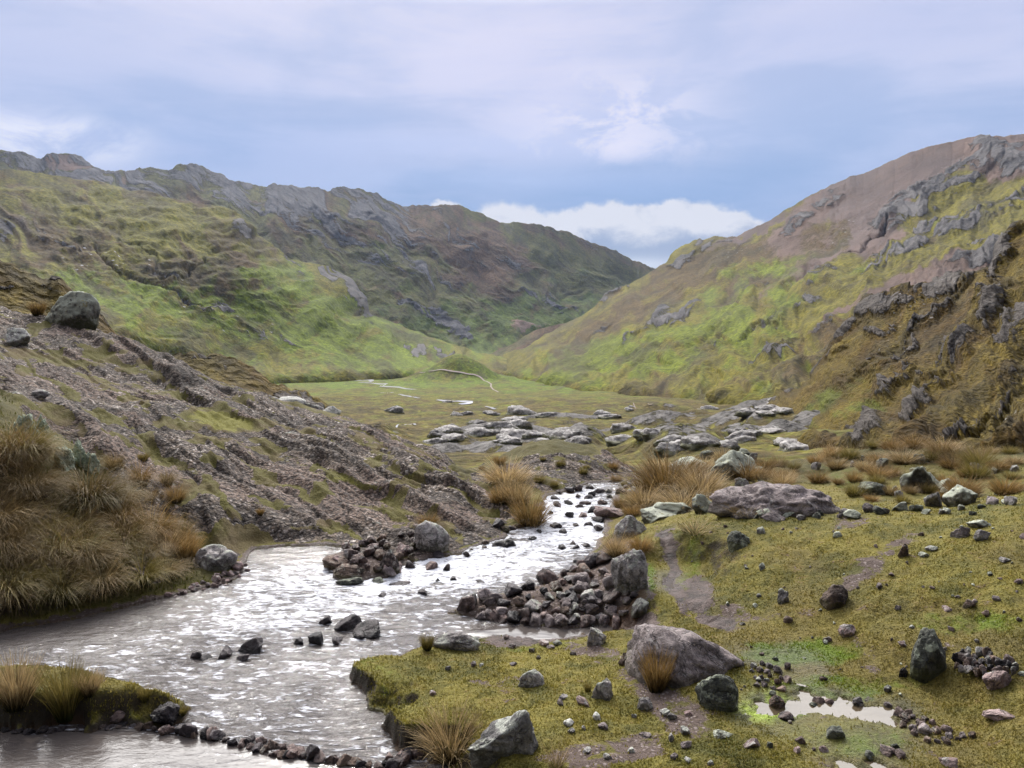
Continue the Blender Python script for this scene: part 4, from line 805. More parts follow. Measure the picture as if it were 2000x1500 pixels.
def rock_mat(name, dark, light, lichen=(0.36, 0.40, 0.34), lk=.35, moss=.15, rough=.85, spot=None, sc_=1.0, peb=False, wetk=0.0):
    m, g, b = newmat(name); tcn = g.n('ShaderNodeTexCoord'); oi = g.n('ShaderNodeObjectInfo')
    pos = g.n('ShaderNodeNewGeometry').outputs['Position']; nz = g.n('ShaderNodeSeparateXYZ'); g.set(nz.inputs[0], g.n('ShaderNodeNewGeometry').outputs['Normal'])
    pr = g.vm('ADD', pos, g.xyz(g.m('MULTIPLY', oi.outputs['Random'], 31.0), 0.0, 0.0))
    n1 = g.noise(pr, 3.0 * sc_, 5, .6, .5); n2 = g.noise(pr, 14 * sc_, 6, .68, .4); n3 = g.noise(pr, 60 * sc_, 4, .7)
    c = g.mix(g.step(g.m('ADD', n1, g.m('MULTIPLY', g.m('SUBTRACT', n2, .5), .9)), .3, .72), dark, light)
    rv = g.m('MULTIPLY_ADD', oi.outputs['Random'], .9, .6); c = g.vscale(c, rv)
    c = g.mix(g.step(n3, .25, .7), g.vscale(c, .7), g.vscale(c, 1.25))
    if peb:
        va = g.n('ShaderNodeTexVoronoi', feature='F1'); g.set(va.inputs['Vector'], pr); va.inputs['Scale'].default_value = 18
        cs = g.n('ShaderNodeSeparateColor'); g.set(cs.inputs[0], va.outputs['Color'])
        pc = g.mix(cs.outputs[0], (.045, .036, .036), (.20, .15, .13)); pc = g.mix(g.step(cs.outputs[1], .8, .9), pc, (.42, .38, .34)); c = g.mix(.8, c, pc)
        c = g.mix(g.m('MULTIPLY', g.step(va.outputs['Distance'], .35, .75), .8), c, (.02, .016, .015))
    cr = g.step(g.m('ABSOLUTE', g.m('SUBTRACT', g.noise(pr, 2.6 * sc_, 5, .6, 1.2), .5)), .0, .018)
    c = g.mix(g.m('MULTIPLY', g.m('SUBTRACT', 1.0, cr), .55), c, (.02, .018, .018))
    up = g.step(nz.outputs[2], -.1, .75)
    ls = g.step(g.m('ADD', g.noise(pr, 7 * sc_, 6, .72, .6), g.m('MULTIPLY', up, .10)), .66 - .12 * lk, .72 - .10 * lk)
    c = g.mix(g.m('MULTIPLY', g.m('MULTIPLY', ls, up), min(1, .35 + lk)), c, lichen)
    if spot: c = g.mix(g.m('MULTIPLY', g.step(g.noise(pr, 5 * sc_, 5, .7, 1.0), .60, .66), g.m('MULTIPLY', up, .8)), c, spot)
    tz = g.n('ShaderNodeSeparateXYZ'); g.set(tz.inputs[0], tcn.outputs['Object'])
    if moss:
        mz = g.m('MULTIPLY', g.step(g.m('ADD', tz.outputs[2], g.m('MULTIPLY', g.m('SUBTRACT', n2, .5), 1.0)), .32, .02), moss); c = g.mix(mz, c, g.mix(n3, (.035, .040, .008), (.10, .10, .016)))
    if wetk:
        wz = g.step(g.m('ADD', tz.outputs[2], g.m('MULTIPLY', g.m('SUBTRACT', n1, .5), .6)), .55, .1); c = g.mix(g.m('MULTIPLY', wz, wetk), c, g.vscale(c, .35))
        g.set(b.inputs['Roughness'], g.m('SUBTRACT', rough, g.m('MULTIPLY', wz, .45 * wetk)))
    else: b.inputs['Roughness'].default_value = rough
    g.set(b.inputs['Base Color'], c); b.inputs['Specular IOR Level'].default_value = .3
    h = g.m('ADD', g.m('MULTIPLY', n1, 1.2), g.m('ADD', g.m('MULTIPLY', n2, .9), g.m('MULTIPLY', n3, .3))); h = g.m('ADD', h, g.m('MULTIPLY', cr, .5))
    if peb: h = g.m('SUBTRACT', h, g.m('MULTIPLY', va.outputs['Distance'], 1.2))
    g.set(b.inputs['Normal'], g.bump(h, .045 / sc_, 1.0)); return m
RM = dict(
    grey=rock_mat('grey_lichen_rock', (.10, .090, .086), (.37, .340, .325), (.37, .38, .32), lk=.6, moss=.4),
    pale=rock_mat('pale_grey_rock', (.15, .142, .136), (.46, .44, .42), (.44, .45, .39), lk=.7, moss=.4),
    green=rock_mat('green_grey_rock', (.042, .045, .038), (.14, .142, .115), (.26, .28, .21), lk=.6, moss=.5),
    purple=rock_mat('purple_brown_rock', (.055, .038, .035), (.23, .165, .145), (.28, .26, .24), lk=.1, moss=.05, rough=.7, wetk=.5),
    wet=rock_mat('wet_dark_rock', (.016, .013, .015), (.060, .046, .048), (.15, .14, .14), lk=.0, moss=.0, rough=.5, wetk=.8),
    brown=rock_mat('brown_rock', (.055, .036, .028), (.19, .135, .105), (.30, .29, .25), lk=.25, moss=.35),
    pink=rock_mat('pinkish_rock', (.15, .10, .095), (.34, .26, .24), (.40, .40, .37), lk=.3, moss=.1),
    lichen=rock_mat('lichen_crusted_rock', (.06, .055, .050), (.20, .19, .165), (.43, .45, .36), lk=1.8, moss=.5, spot=(.30, .22, .03)),
    conglomerate=rock_mat('conglomerate_rock', (.045, .036, .036), (.16, .13, .12), (.30, .33, .29), lk=.3, moss=.4, peb=True),
    mauve=rock_mat('mauve_slab_rock', (.095, .076, .074), (.28, .235, .225), (.30, .29, .28), lk=.1, moss=.3),
    outcrop=rock_mat('outcrop_rock', (.15, .138, .13), (.43, .405, .385), (.50, .48, .45), lk=.4, moss=.8, sc_=.09),
)
_rc = {}
def variant(kind, mat, i):
    """stone meshes shared by many copies: angular, rounded, flat"""
    key = (kind, mat, i)
    if key not in _rc:
        p = dict(angular=dict(planes=11, round_=.008, sz=.55, rough=.03, pmin=.42, pmax=.82), rounded=dict(planes=13, round_=.05, sz=.58, rough=.04, pmin=.5, pmax=.85), flat=dict(planes=12, round_=.015, sz=.36, rough=.04, pmin=.42, pmax=.8))[kind]
        _rc[key] = rock_mesh('stone', 100 + i * 7 + len(kind), sub=4, mat=RM[mat], **p)
    return _rc[key]
prs = random.Random(5)
def put(o, p, wm, dm, hm, rz, tilt=0.0):
    o.location = (float(p[0]), float(p[1]), float(p[2])); o.scale = (wm, dm, hm); o.rotation_euler = (tilt * prs.uniform(-1, 1), tilt * prs.uniform(-1, 1), rz)
def stone_at(name, px, pyb, w_, h_, mat, label, cat, kind='angular', seed=None, group=None, depth=.85, rz=None, sub=5, sink=.0, ground=None, **kw):
    """one named rock: px = middle, pyb = where its foot meets the ground, w_ x h_ = size as seen"""
    p = on_fg(px, pyb) if ground is None else ground(px, pyb); Y = p[1]; wm = w_ / F * Y; hm = h_ / F * Y / cp
    seed = seed if seed is not None else int(px * 7 + pyb)
    base = dict(angular=dict(planes=13, round_=.02, rough=.04, pmin=.45, pmax=.85), rounded=dict(planes=22, round_=.10, rough=.04), flat=dict(planes=13, round_=.03, rough=.045, pmin=.45, pmax=.85))[kind]; base.update(kw)
    # view foreshortening: the seen height holds part of the top surface too
    el_ = math.atan((pyb - 600) / F); dm = wm * depth; hh = max((hm - .42 * dm * math.sin(el_)) / math.cos(el_), .3 * hm)
    base.update(bury=.75); me = rock_mesh(name, seed, sub=sub, mat=RM[mat], **base)
    o = link(name, me); o['label'] = label; o['category'] = cat
    if group: o['group'] = group
    p = p.copy(); p[1] += dm * .38; p[2] = (float(fgz(np.array(p[0]), np.array(p[1]))) if ground is None else p[2]); p[2] = min(p[2], on_z(px, pyb, p) + .25 * hh) if ground is None else p[2]
    put(o, p, wm, dm / .8, hh, 0.0 if rz is None else rz); o.location.z -= sink * hh
    return o
def on_z(px, pyb, p): return float(on_fg(px, pyb)[2])
B = 'boulder'
KEY = [  # name, px, foot py, width, height, material, shape, category, label, extra
 ('boulder',1352,1330,266,128,'mauve','rounded',B,'large grey sloping boulder beside the muddy path, biggest rock of the turf bank',dict(seed=9,rz=-.42,depth=.85,rough=.05,planes=20,round_=.12,lean=-.38)),
 ('boulder',982,1488,150,104,'pale','angular',B,'pale grey lichened boulder at the bottom edge behind which a tall tussock grows',dict(seed=14,depth=.7,lean=.45)),
 ('boulder',1038,1342,56,38,'grey','rounded',B,'small grey boulder standing alone in the middle of the turf tongue',{}),
 ('boulder',1178,1366,46,42,'grey','angular',B,'squat grey boulder at the edge of the brown gravel patch',{}),
 ('boulder',1407,1391,86,72,'green','rounded',B,'dark green-grey boulder in front of the biggest boulder',dict(seed=3)),
 ('boulder',1823,1328,78,92,'green','rounded',B,'upright egg-shaped green-grey boulder at the end of a heap of small stones',dict(seed=21,depth=.8)),
 ('boulder',1637,1185,58,42,'brown','angular',B,'brown block with moss growing on its side in the open turf',{}),
 ('boulder',1452,1068,48,30,'green','flat',B,'dark green-grey slab lying on the turf beyond the muddy path',dict(rz=.2)),
 ('boulder',1532,1008,272,72,'mauve','rounded',B,'broad low mauve slab of rock with tussocks behind it',dict(seed=31,depth=.55,planes=12,rough=.07,sub=5)),
 ('boulder',888,1272,104,36,'grey','rounded',B,'long low grey rock at the tip of the turf beside the water',dict(depth=.5)),
 ('boulder',1166,1258,42,36,'grey','angular',B,'small angular grey rock beside the still side pool',{}),
 ('boulder',1233,1160,76,80,'grey','rounded',B,'round grey boulder at the upper end of the stone heap by the stream',dict(seed=12)),
 ('boulder',1163,1107,42,28,'wet','angular',B,'dark wet rock where the stone heap meets the rapids',{}),
 ('boulder',1236,1050,74,48,'grey','angular',B,'jagged grey rock above the right shore of the rapids',{}),
 ('boulder',1290,1014,72,28,'lichen','flat',B,'flat rock crusted with pale green lichen above the rapids',{}),
 ('boulder',1378,1002,52,42,'lichen','angular',B,'white and yellow lichened rock left of the mauve slab',{}),
 ('boulder',840,1082,74,58,'grey','rounded',B,'grey boulder with dark mossy side on top of the left stone heap',{}),
 ('boulder',757,1122,46,50,'conglomerate','rounded',B,'round pebbly conglomerate boulder in the left stone heap',{}),
 ('boulder',988,1090,66,38,'wet','angular',B,'dark brown rock standing in the middle of the rapids',{}),
 ('boulder',1002,1108,68,22,'wet','flat',B,'flat dark rock awash just in front of the mid-stream rock',{}),
 ('boulder',776,1180,72,36,'wet','angular',B,'dark craggy rock in the stream below the left stone heap',{}),
 ('boulder',838,1190,62,21,'purple','flat',B,'flat maroon slab lying in the stream',{}),
 ('boulder',909,1197,42,31,'purple','rounded',B,'red-brown rounded stone at the left end of the stone heap',{}),
 ('boulder',1072,1074,56,21,'wet','angular',B,'long dark rock in the upper rapids',{}),
 ('boulder',1145,1076,32,16,'wet','rounded',B,'small black rock by the right shore of the rapids',{}),
 ('boulder',1120,1086,32,24,'wet','angular',B,'wet black rock between two others in the rapids',{}),
 ('boulder',1072,1136,46,18,'wet','angular',B,'pointed dark rock breaking the water above the stone heap',{}),
 ('boulder',128,640,116,70,'lichen','rounded',B,'big rounded boulder with a pale lichen cap perched on the skyline of the rock slope',dict(seed=47,depth=.8,planes=30,round_=.2)),
 ('boulder',410,1112,92,50,'grey','rounded',B,'smooth grey boulder at the foot of the left tussock bank',{}),
 ('boulder',1440,938,108,62,'lichen','angular',B,'large lichen spotted rock among tussocks on the skyline of the right bank',dict(seed=71)),
 ('boulder',1350,926,86,38,'lichen','rounded',B,'rock patched with orange and white lichen behind the big tussock',dict(seed=72)),
 ('boulder',1460,962,44,30,'grey','angular',B,'small pointed grey rock just behind the mauve slab',{}),
 ('boulder',1814,962,98,60,'lichen','angular',B,'cracked pale rock half sunk in the tussock bank on the right',dict(seed=73)),
 ('boulder',1888,986,66,44,'lichen','angular',B,'rock with yellow lichen at the right edge of the tussock bank',dict(seed=74)),
 ('boulder',1712,968,62,32,'green','flat',B,'dark mossy rock in the tussocks right of the mauve slab',{}),
 ('boulder',1856,958,40,26,'lichen','angular',B,'small pale rock between two larger lichened rocks on the right bank',{}),
 ('boulder',1830,990,44,34,'grey','angular',B,'grey rock under the cracked pale rock on the right bank',{}),
 ('boulder',1957,1345,60,38,'pink','rounded',B,'pink rounded boulder at the right end of the small stone heap',{}),
 ('boulder',1960,1409,58,24,'pink','flat',B,'reddish flat rock alone in the wet turf near the right edge',{}),
 ('boulder',1658,1243,34,22,'pink','rounded',B,'pale pink stone with a smaller brown one beside it in the open turf',{}),
 ('boulder',1533,1178,26,28,'grey','angular',B,'small upright grey stone on the turf left of the mossy block',{}),
 ('boulder',1521,1388,32,30,'brown','rounded',B,'brown stone standing in bright green algae at the puddle edge',{}),
 ('boulder',1622,1384,28,18,'purple','rounded',B,'red-brown stone at the far side of the large puddle',{}),
 ('boulder',1638,1446,44,25,'green','angular',B,'dark green stone standing in the front of the large puddle',{}),
 ('boulder',1416,1444,46,20,'lichen','flat',B,'pale green flat stone on the turf left of the large puddle',{}),
 ('boulder',1470,1461,38,19,'pink','flat',B,'buff flat stone on the turf in front of the large puddle',{}),
 ('boulder',1678,1379,26,18,'grey','angular',B,'grey stone at the back edge of the large puddle',{}),
 ('boulder',1768,1325,24,20,'wet','angular',B,'small dark stone left of the egg-shaped boulder',{}),
 ('boulder',318,1416,60,38,'wet','flat',B,'dark smooth slab at the tip of the grassy islet',dict(rz=-.3)),
 ('boulder',225,1414,46,24,'purple','rounded',B,'purple-brown stone on the front edge of the grassy islet',{}),
 ('boulder',157,1430,42,14,'wet','flat',B,'low black stone half under water in front of the islet',{}),
 ('boulder',427,1400,36,18,'wet','rounded',B,'single black stone alone in the stream behind the stone dam',{}),
 ('boulder',629,1452,34,22,'wet','rounded',B,'round dark stone in the stream just behind the right part of the dam',{}),
 ('boulder',636,1366,28,8,'purple','flat',B,'flat stone barely breaking the water beside the turf tongue',{}),
 ('boulder',595,1240,58,30,'wet','angular',B,'blocky black rock, largest of the broken line of rocks across the stream',{}),
 ('boulder',641,1246,46,24,'wet','angular',B,'dark rock next to the largest one of the broken line in the stream',{}),
 ('boulder',545,1262,54,20,'wet','angular',B,'dark wedge of rock in the middle of the broken line in the stream',{}),
 ('boulder',505,1224,36,16,'purple','flat',B,'brownish slab alone upstream of the broken line of rocks',{}),
 ('boulder',742,1256,46,13,'wet','flat',B,'flat dark slab at the right end of the broken line in the stream',{}),
 ('boulder',655,1112,62,24,'brown','flat',B,'pale brown flat stone at the left end of the left stone heap',{}),
 ('boulder',675,1130,62,24,'brown','flat',B,'greenish brown flat stone in the water under the left stone heap',{}),
 ('boulder',680,1146,58,18,'green','flat',B,'lowest flat stone of the left stone heap, lapped by the stream',{}),
 ('boulder',738,1148,38,16,'green','flat',B,'flat green-brown stone in the water right of the left stone heap',{}),
 ('boulder',1882,1050,36,24,'mauve','angular',B,'mauve rock on the turf near the right edge below the tussock bank',{}),
 ('boulder',1925,1056,36,22,'grey','angular',B,'grey rock right of the mauve one on the upper turf',{}),
 ('boulder',1920,1030,46,20,'lichen','flat',B,'pale flat rock behind the pair of rocks on the upper turf',{}),
 ('boulder',1769,1088,26,28,'brown','angular',B,'brownish rock with a tuft of grass on the gravel streak of the upper turf',{}),
 ('boulder',1514,1018,46,18,'mauve','flat',B,'mauve plate of rock just in front of the big mauve slab',{}),
 ('boulder',1262,1388,34,24,'grey','rounded',B,'dark grey stone in the brown gravel below the biggest boulder',{}),
 ('boulder',1262,1300,64,46,'grey','angular',B,'grey rock leaning against the left end of the biggest boulder',{}),
 ('boulder',1318,1006,90,34,'lichen','angular',B,'pale lichened rock at the foot of the big tussocks by the path',{}),
 ('boulder',1195,1012,70,26,'pink','flat',B,'smooth pinkish slab on the right shore of the upper rapids',{}),
 ('boulder',1800,926,36,18,'lichen','angular',B,'small lichened rock on the skyline above the right tussock bank',{}),
 ('boulder',25,676,60,34,'pale','angular',B,'heap-like pale rock on the rock slope at the left edge',{}),
 ('boulder',70,776,40,16,'grey','rounded',B,'small grey rock lying on the bare ledge of the rock slope',{}),
]
for (nm, px, pyb, w_, h_, mt, kd, cat, lab, ex) in KEY: stone_at(nm, px, pyb, w_, h_, mt, lab, cat, kd, **ex)

SPOTS = []
def scatter(*a, **k): SPOTS.append((a, k))
def scatter_now(name, label, cat, group, spots, kinds, mats, zadd=0.0, water=False, limit=0):
    """spots: (px, foot py, width px, height ratio)"""
    for (px, py, w_, hr) in spots:
        p = on_fg(px, py); Y = p[1]
        if water or p[2] < -.01: p = np.array([*[float(v) for v in (ray(px, py)[0] * (H / -ray(px, py)[1]), H / -ray(px, py)[1])], -.01]); Y = p[1]
        wm = w_ / F * Y; dm = wm * prs.uniform(.75, 1.1); mt = prs.choice(mats); kd = prs.choice(kinds)
        if group == 'broken line of rocks in the stream': wm *= 1.3; dm *= 1.3; hr *= 1.25
        if name == 'stone' and w_ < limit:
            za = zadd(px, py) if callable(zadd) else zadd
            SMALL.append((variant(kd, mt, prs.randrange(6)), (p[0], p[1] + dm * .3, p[2] + za), (wm, dm / .8, wm * hr), prs.uniform(0, 6.28))); continue
        o = link(name, variant(kd, mt, prs.randrange(6))); o['label'] = label; o['category'] = cat; o['group'] = group
        p[1] += dm * .3; za = zadd(px, py) if callable(zadd) else zadd; p[2] += za
        put(o, p, wm, dm / .8, wm * hr * .82, prs.uniform(0, 6.28), .28)
def along(pts, n, w0, w1, jit=2.0, hr=(.45, .7)):
    L = [math.hypot(b[0] - a[0], b[1] - a[1]) for a, b in zip(pts[:-1], pts[1:])]; T = sum(L); out = []
    for i in range(n):
        d = (i + .5) / n * T
        for a, b, l in zip(pts[:-1], pts[1:], L):
            if d <= l: break
            d -= l
        t = d / l; out.append((a[0] + (b[0] - a[0]) * t + prs.gauss(0, jit), a[1] + (b[1] - a[1]) * t + prs.gauss(0, jit * .6), prs.uniform(w0, w1), prs.uniform(*hr)))
    return out
def fill(poly, n, w0, w1, hr=(.45, .75), p_=1.6):
    xs = [q[0] for q in poly]; ys = [q[1] for q in poly]; out = []
    while len(out) < n:
        x, y = prs.uniform(min(xs), max(xs)), prs.uniform(min(ys), max(ys)); w_ = w0 + (w1 - w0) * prs.random() ** p_
        if not inside(np.array(x), np.array(y), poly): continue
        if any(math.hypot(x - a, (y - b_) * 1.5) < .40 * (w_ + c_) for a, b_, c_, _ in out) and prs.random() > .03: continue
        out.append((x, y, w_, prs.uniform(*hr)))
    return sorted(out, key=lambda q: q[1])
DARK = ['wet', 'wet', 'purple']
scatter('stone', 'dark wet stone laid in the curved stone dam between stream and calm pool', 'stone', 'stones of the curved dam in front',
    along([(262,1424),(300,1430),(350,1438),(420,1447),(470,1458),(520,1474),(560,1482),(620,1487),(680,1496),(740,1500),(775,1496),(818,1480)], 36, 17, 40, 2.6, (.5, .95))
    + along([(480,1452),(540,1466),(600,1478)], 6, 24, 34, 2, (.6, .8)) + along([(750,1487),(812,1477)], 3, 26, 34, 1, (.6, .7)), ['rounded', 'angular', 'angular', 'flat'], ['wet', 'purple', 'purple', 'wet', 'brown'], .0, True)
scatter('stone', 'small dark stone along the front shore of the grassy islet', 'stone', 'stones edging the islet',
    along([(0,1428),(40,1432),(80,1434),(130,1432)], 6, 16, 26, 2) + along([(190,1418),(215,1424),(250,1420),(268,1424)], 5, 16, 26, 3), ['rounded'], DARK, 0, True)
scatter('stone', 'small dark rock in the broken line of rocks across the stream', 'stone', 'broken line of rocks in the stream',
    [(382,1288,20,.6),(400,1290,20,.4),(437,1286,34,.4),(470,1292,24,.4),(487,1274,40,.45),(583,1258,20,.5),(616,1260,32,.6),(636,1220,20,.6),(680,1232,44,.45),(715,1244,46,.45),(655,1258,26,.4),(722,1236,26,.5),(700,1248,26,.35)], ['angular', 'flat'], ['wet'], 0, True)
PR = [(890,1200),(905,1178),(980,1166),(1040,1148),(1080,1132),(1115,1116),(1150,1096),(1190,1096),(1250,1150),(1258,1195),(1240,1212),(1150,1218),(1060,1216),(980,1210)]
scatter('stone', 'purple-brown stone piled in the heap between the rapids and the side pool', 'stone', 'stones heaped on the right shore', fill(PR, 74, 20, 54, p_=1.8), ['angular', 'rounded', 'angular', 'flat'], ['purple', 'purple', 'mauve', 'wet', 'mauve', 'brown', 'grey'], .02)
scatter('stone', 'purple-brown stone set in the front row of the heap along the side pool', 'stone', 'front row of the stone heap', along([(930,1206),(980,1214),(1060,1222),(1150,1222),(1215,1216)], 13, 26, 44, 2, (.55, .8)), ['rounded', 'angular'], ['purple', 'purple', 'mauve', 'wet'], -.02)
scatter('stone', 'reddish stone in the heap between the rock slope and the stream', 'stone', 'stones of the left heap', fill([(650,1108),(668,1078),(700,1060),(800,1045),(830,1080),(790,1105),(760,1130),(690,1128)], 34, 16, 40), ['angular', 'rounded', 'flat'], ['pink', 'purple', 'brown', 'mauve', 'purple'], .03)
scatter('stone', 'dark stone lapped by the water right of the left heap', 'stone', 'stones at the water edge of the left heap', [(800,1110,24,.8),(838,1112,36,.45),(872,1114,18,.8),(856,1090,26,.6),(812,1090,24,.6),(884,1136,20,.6),(855,1138,16,.5),(940,1140,22,.3),(745,1166,22,.4),(825,1164,30,.5),(835,1072,24,.6)], ['angular'], DARK, 0, True)
scatter('stone', 'small dark stone breaking the surface of the upper rapids', 'stone', 'stones in the rapids',
    [(1065,1120,30,.3),(1095,1148,26,.4),(1112,1120,34,.3),(1130,1100,22,.5),(1100,1042,20,.5),(1125,1030,16,.6),(1088,1030,26,.4),(1075,1005,14,.6),(1112,1008,18,.5),(1140,1010,22,.5),(1160,1000,30,.5),(1150,1032,24,.6),(1170,1036,26,.5),(1090,990,24,.5),(1110,985,20,.5),(1132,994,18,.5),(1142,988,26,.5),(1085,976,20,.5),(1168,1018,28,.4),(1098,1072,22,.5),(1120,1066,18,.6),(1040,1056,18,.5),(1052,1040,18,.4),(1150,975,20,.5),(1128,972,16,.5),(1178,985,20,.6)], ['angular', 'rounded'], ['wet', 'wet', 'purple'], 0, True)
scatter('stone', 'small dark stone on the shore at the far bend of the stream', 'stone', 'stones at the far bend', fill([(1080,968),(1120,952),(1200,960),(1250,945),(1240,965),(1190,975),(1130,965)], 18, 12, 26), ['angular', 'rounded'], ['wet', 'purple', 'grey'], 0)
scatter('stone', 'dark stone along the foot of the rock slope beside the rapids', 'stone', 'stones under the rock slope', along([(985,1040),(1020,1028),(1050,1018)], 6, 14, 26, 3) + [(975,1032,28,.7)] + along([(900,1086),(930,1076),(960,1062)], 4, 14, 24, 3), ['angular'], ['wet', 'purple', 'brown'], 0)
scatter('cobble', 'small pinkish cobble on the left shore below the tussock bank', 'cobble', 'cobbles of the left shore', fill([(320,1166),(380,1146),(430,1118),(478,1100),(484,1116),(445,1144),(380,1158),(330,1172)], 30, 11, 26), ['rounded'], ['pink', 'purple', 'mauve', 'purple'], 0)
scatter('stone', 'small stone in the stacked heap beside the egg-shaped boulder', 'stone', 'stones of the small right heap', fill([(1866,1292),(1900,1280),(1960,1300),(1992,1320),(1985,1330),(1930,1335),(1870,1322)], 32, 14, 24, (.6, .9)), ['rounded', 'angular'], ['purple', 'brown', 'grey', 'wet'], lambda x, y: .06)
scatter('stone', 'small brown stone in the scatter along the right side of the large puddle', 'stone', 'stones beside the large puddle', fill([(1728,1380),(1760,1385),(1850,1430),(1905,1440),(1900,1452),(1830,1462),(1790,1440),(1740,1400)], 24, 14, 30), ['rounded', 'flat'], ['purple', 'brown', 'mauve'], 0)
scatter('stone', 'small stone in the wet hollow behind the dark green-grey boulder', 'stone', 'stones behind the green-grey boulder', fill([(1455,1300),(1490,1292),(1540,1330),(1530,1350),(1480,1345),(1465,1325)], 20, 12, 26), ['rounded', 'angular'], ['purple', 'grey', 'mauve', 'brown'], 0)
scatter('stone', 'small round stone stacked against the left end of the biggest boulder', 'stone', 'stones against the biggest boulder', [(1222,1288,18,.8),(1232,1298,20,.8),(1218,1300,18,.7),(1240,1285,16,.8),(1258,1310,16,.8),(1270,1312,16,.7)], ['rounded'], ['purple', 'brown'], 0)
scatter('stone', 'small stone lying in or around the puddles of the right turf', 'stone', 'stones around the puddles', [(1600,1378,24,.8),(1590,1382,16,.6),(1538,1407,34,.5),(1540,1308,16,.8),(1515,1290,14,.5),(1565,1452,22,.7),(1556,1470,22,.6),(1610,1470,18,.5),(1505,1460,18,.6),(1735,1474,30,.5),(1760,1480,26,.6),(1750,1462,20,.6),(1700,1480,24,.5),(1858,1498,36,.5),(1678,1398,12,.6),(1545,1414,10,.6),(1590,1466,10,.6)], ['rounded', 'angular'], ['brown', 'pink', 'purple', 'green'], 0)
scatter('stone', 'loose grey stone on the turf near the bottom edge', 'stone', 'loose stones on the near turf',
    [(1340,1436,18,.8),(1342,1462,26,.6),(1312,1447,18,.8),(1300,1398,24,.6),(1314,1405,22,.5),(1346,1398,20,.5),(1140,1380,38,.4),(1096,1378,20,.6),(1100,1366,24,.3),(1167,1406,20,.8),(1110,1418,28,.4),(1118,1432,20,.5),(1180,1425,26,.4),(1140,1426,12,.6),(1148,1470,22,.5),(1186,1484,20,.5),(1240,1402,12,.6),(990,1248,14,.4),(1003,1300,16,.3),(924,1302,14,.6),(940,1302,12,.5),(875,1308,16,.5),(845,1358,16,.5),(1233,1470,18,.4),(1262,1440,26,.3),(1316,1484,18,.6),(1345,1490,20,.5),(1390,1495,16,.5),(1062,1262,26,.5),(1040,1275,14,.6),(1075,1268,20,.4),(1090,1260,18,.4),(1000,1266,16,.5),(1120,1280,14,.5),(1052,1288,12,.5)], ['angular', 'rounded', 'flat'], ['grey', 'pale', 'mauve', 'pink'], 0)
rows = [(prs.uniform(1350, 2010), 1030 + 330 * prs.random() ** 1.3, 6 + 20 * prs.random() ** 3.2, prs.uniform(.35, .8)) for _ in range(105)]
scatter('stone', 'loose small stone scattered on the sloping turf above the puddles', 'stone', 'loose stones on the upper turf', [r for r in rows if r[0] > 1400 or r[1] < 1160], ['angular', 'rounded', 'flat'], ['grey', 'mauve', 'brown', 'lichen', 'pink'], 0)
scatter('stone', 'stone along the broken edge where the upper turf meets the tussock bank', 'stone', 'stones along the crest of the turf', along([(1420,1010),(1560,1012),(1660,1010),(1760,1000),(1850,1000),(1930,990),(2000,980)], 26, 12, 34, 6), ['angular', 'flat'], ['grey', 'mauve', 'lichen', 'green'], 0)
rows = [(prs.uniform(1380, 2000), prs.uniform(890, 975), prs.uniform(12, 34), prs.uniform(.5, .9)) for _ in range(26)]
scatter('stone', 'lichened stone half hidden in the tussock bank on the right', 'stone', 'stones in the tussock bank', rows, ['angular'], ['lichen', 'grey', 'green'], 0)
ws_ = sorted((q[2] for a, k in SPOTS if a[0] == 'stone' for q in a[4]), reverse=True); LIM = ws_[285]; SMALL = []
for a, k in SPOTS: scatter_now(*a, limit=LIM, **k)
cos, fcs, mis, off = [], [], [], 0; mats_ = []
for me, p, sc_v, rz in SMALL:
    n = len(me.vertices); v = np.empty(n * 3, np.float32); me.vertices.foreach_get('co', v); v = v.reshape(-1, 3) * np.array(sc_v)
    c_, s_ = math.cos(rz), math.sin(rz); v = np.stack([v[:, 0] * c_ - v[:, 1] * s_ + p[0], v[:, 0] * s_ + v[:, 1] * c_ + p[1], v[:, 2] + p[2]], -1)
    f = np.empty(len(me.polygons) * 3, np.int32); me.loops.foreach_get('vertex_index', f); f = f.reshape(-1, 3)
    if me.materials[0] not in mats_: mats_.append(me.materials[0])
    cos.append(v); fcs.append(f + off); mis.append(np.full(len(f), mats_.index(me.materials[0]))); off += n
me = mesh_np('small_stones', np.concatenate(cos), np.concatenate(fcs))
for mm in mats_: me.materials.append(mm)
me.polygons.foreach_set('material_index', np.concatenate(mis).astype(np.int32))
o = link('small_stones', me, kind='stuff', label='small loose stones strewn over the turf and shores')
# pale outcrops on the valley floor
def ov(px, py):
    return on_valley(px, py)
OUT = []
orr = random.Random(3)
for (cx, cy, rx, ry, n, w0, w1) in ((1000,815,70,10,7,30,70),(960,845,110,14,14,20,60),(1020,862,90,16,11,30,70),(860,858,40,10,7,22,44),(770,806,20,3,1,36,44),(900,812,26,4,3,24,36),(1110,872,50,10,5,30,60),(1190,812,30,12,3,20,40),(1270,800,70,8,4,14,26),(1250,850,80,20,5,30,60),(1330,870,60,20,5,40,80),(1450,855,70,20,7,30,70),(1540,860,60,20,7,30,70),(1500,800,80,16,5,20,50),(1420,800,80,16,5,20,50),(1480,775,60,6,4,30,50),(840,790,40,4,1,14,20)):
    for _ in range((2 * n + 2) // 3): OUT.append((orr.gauss(cx, rx * .5), orr.gauss(cy, ry * .55), orr.uniform(w0, w1) * 1.25))
_oc = [rock_mesh('outcrop', 300 + k, sub=4, planes=34, round_=.22, rough=.06, bury=1.5, mat=RM['outcrop']) for k in range(7)]
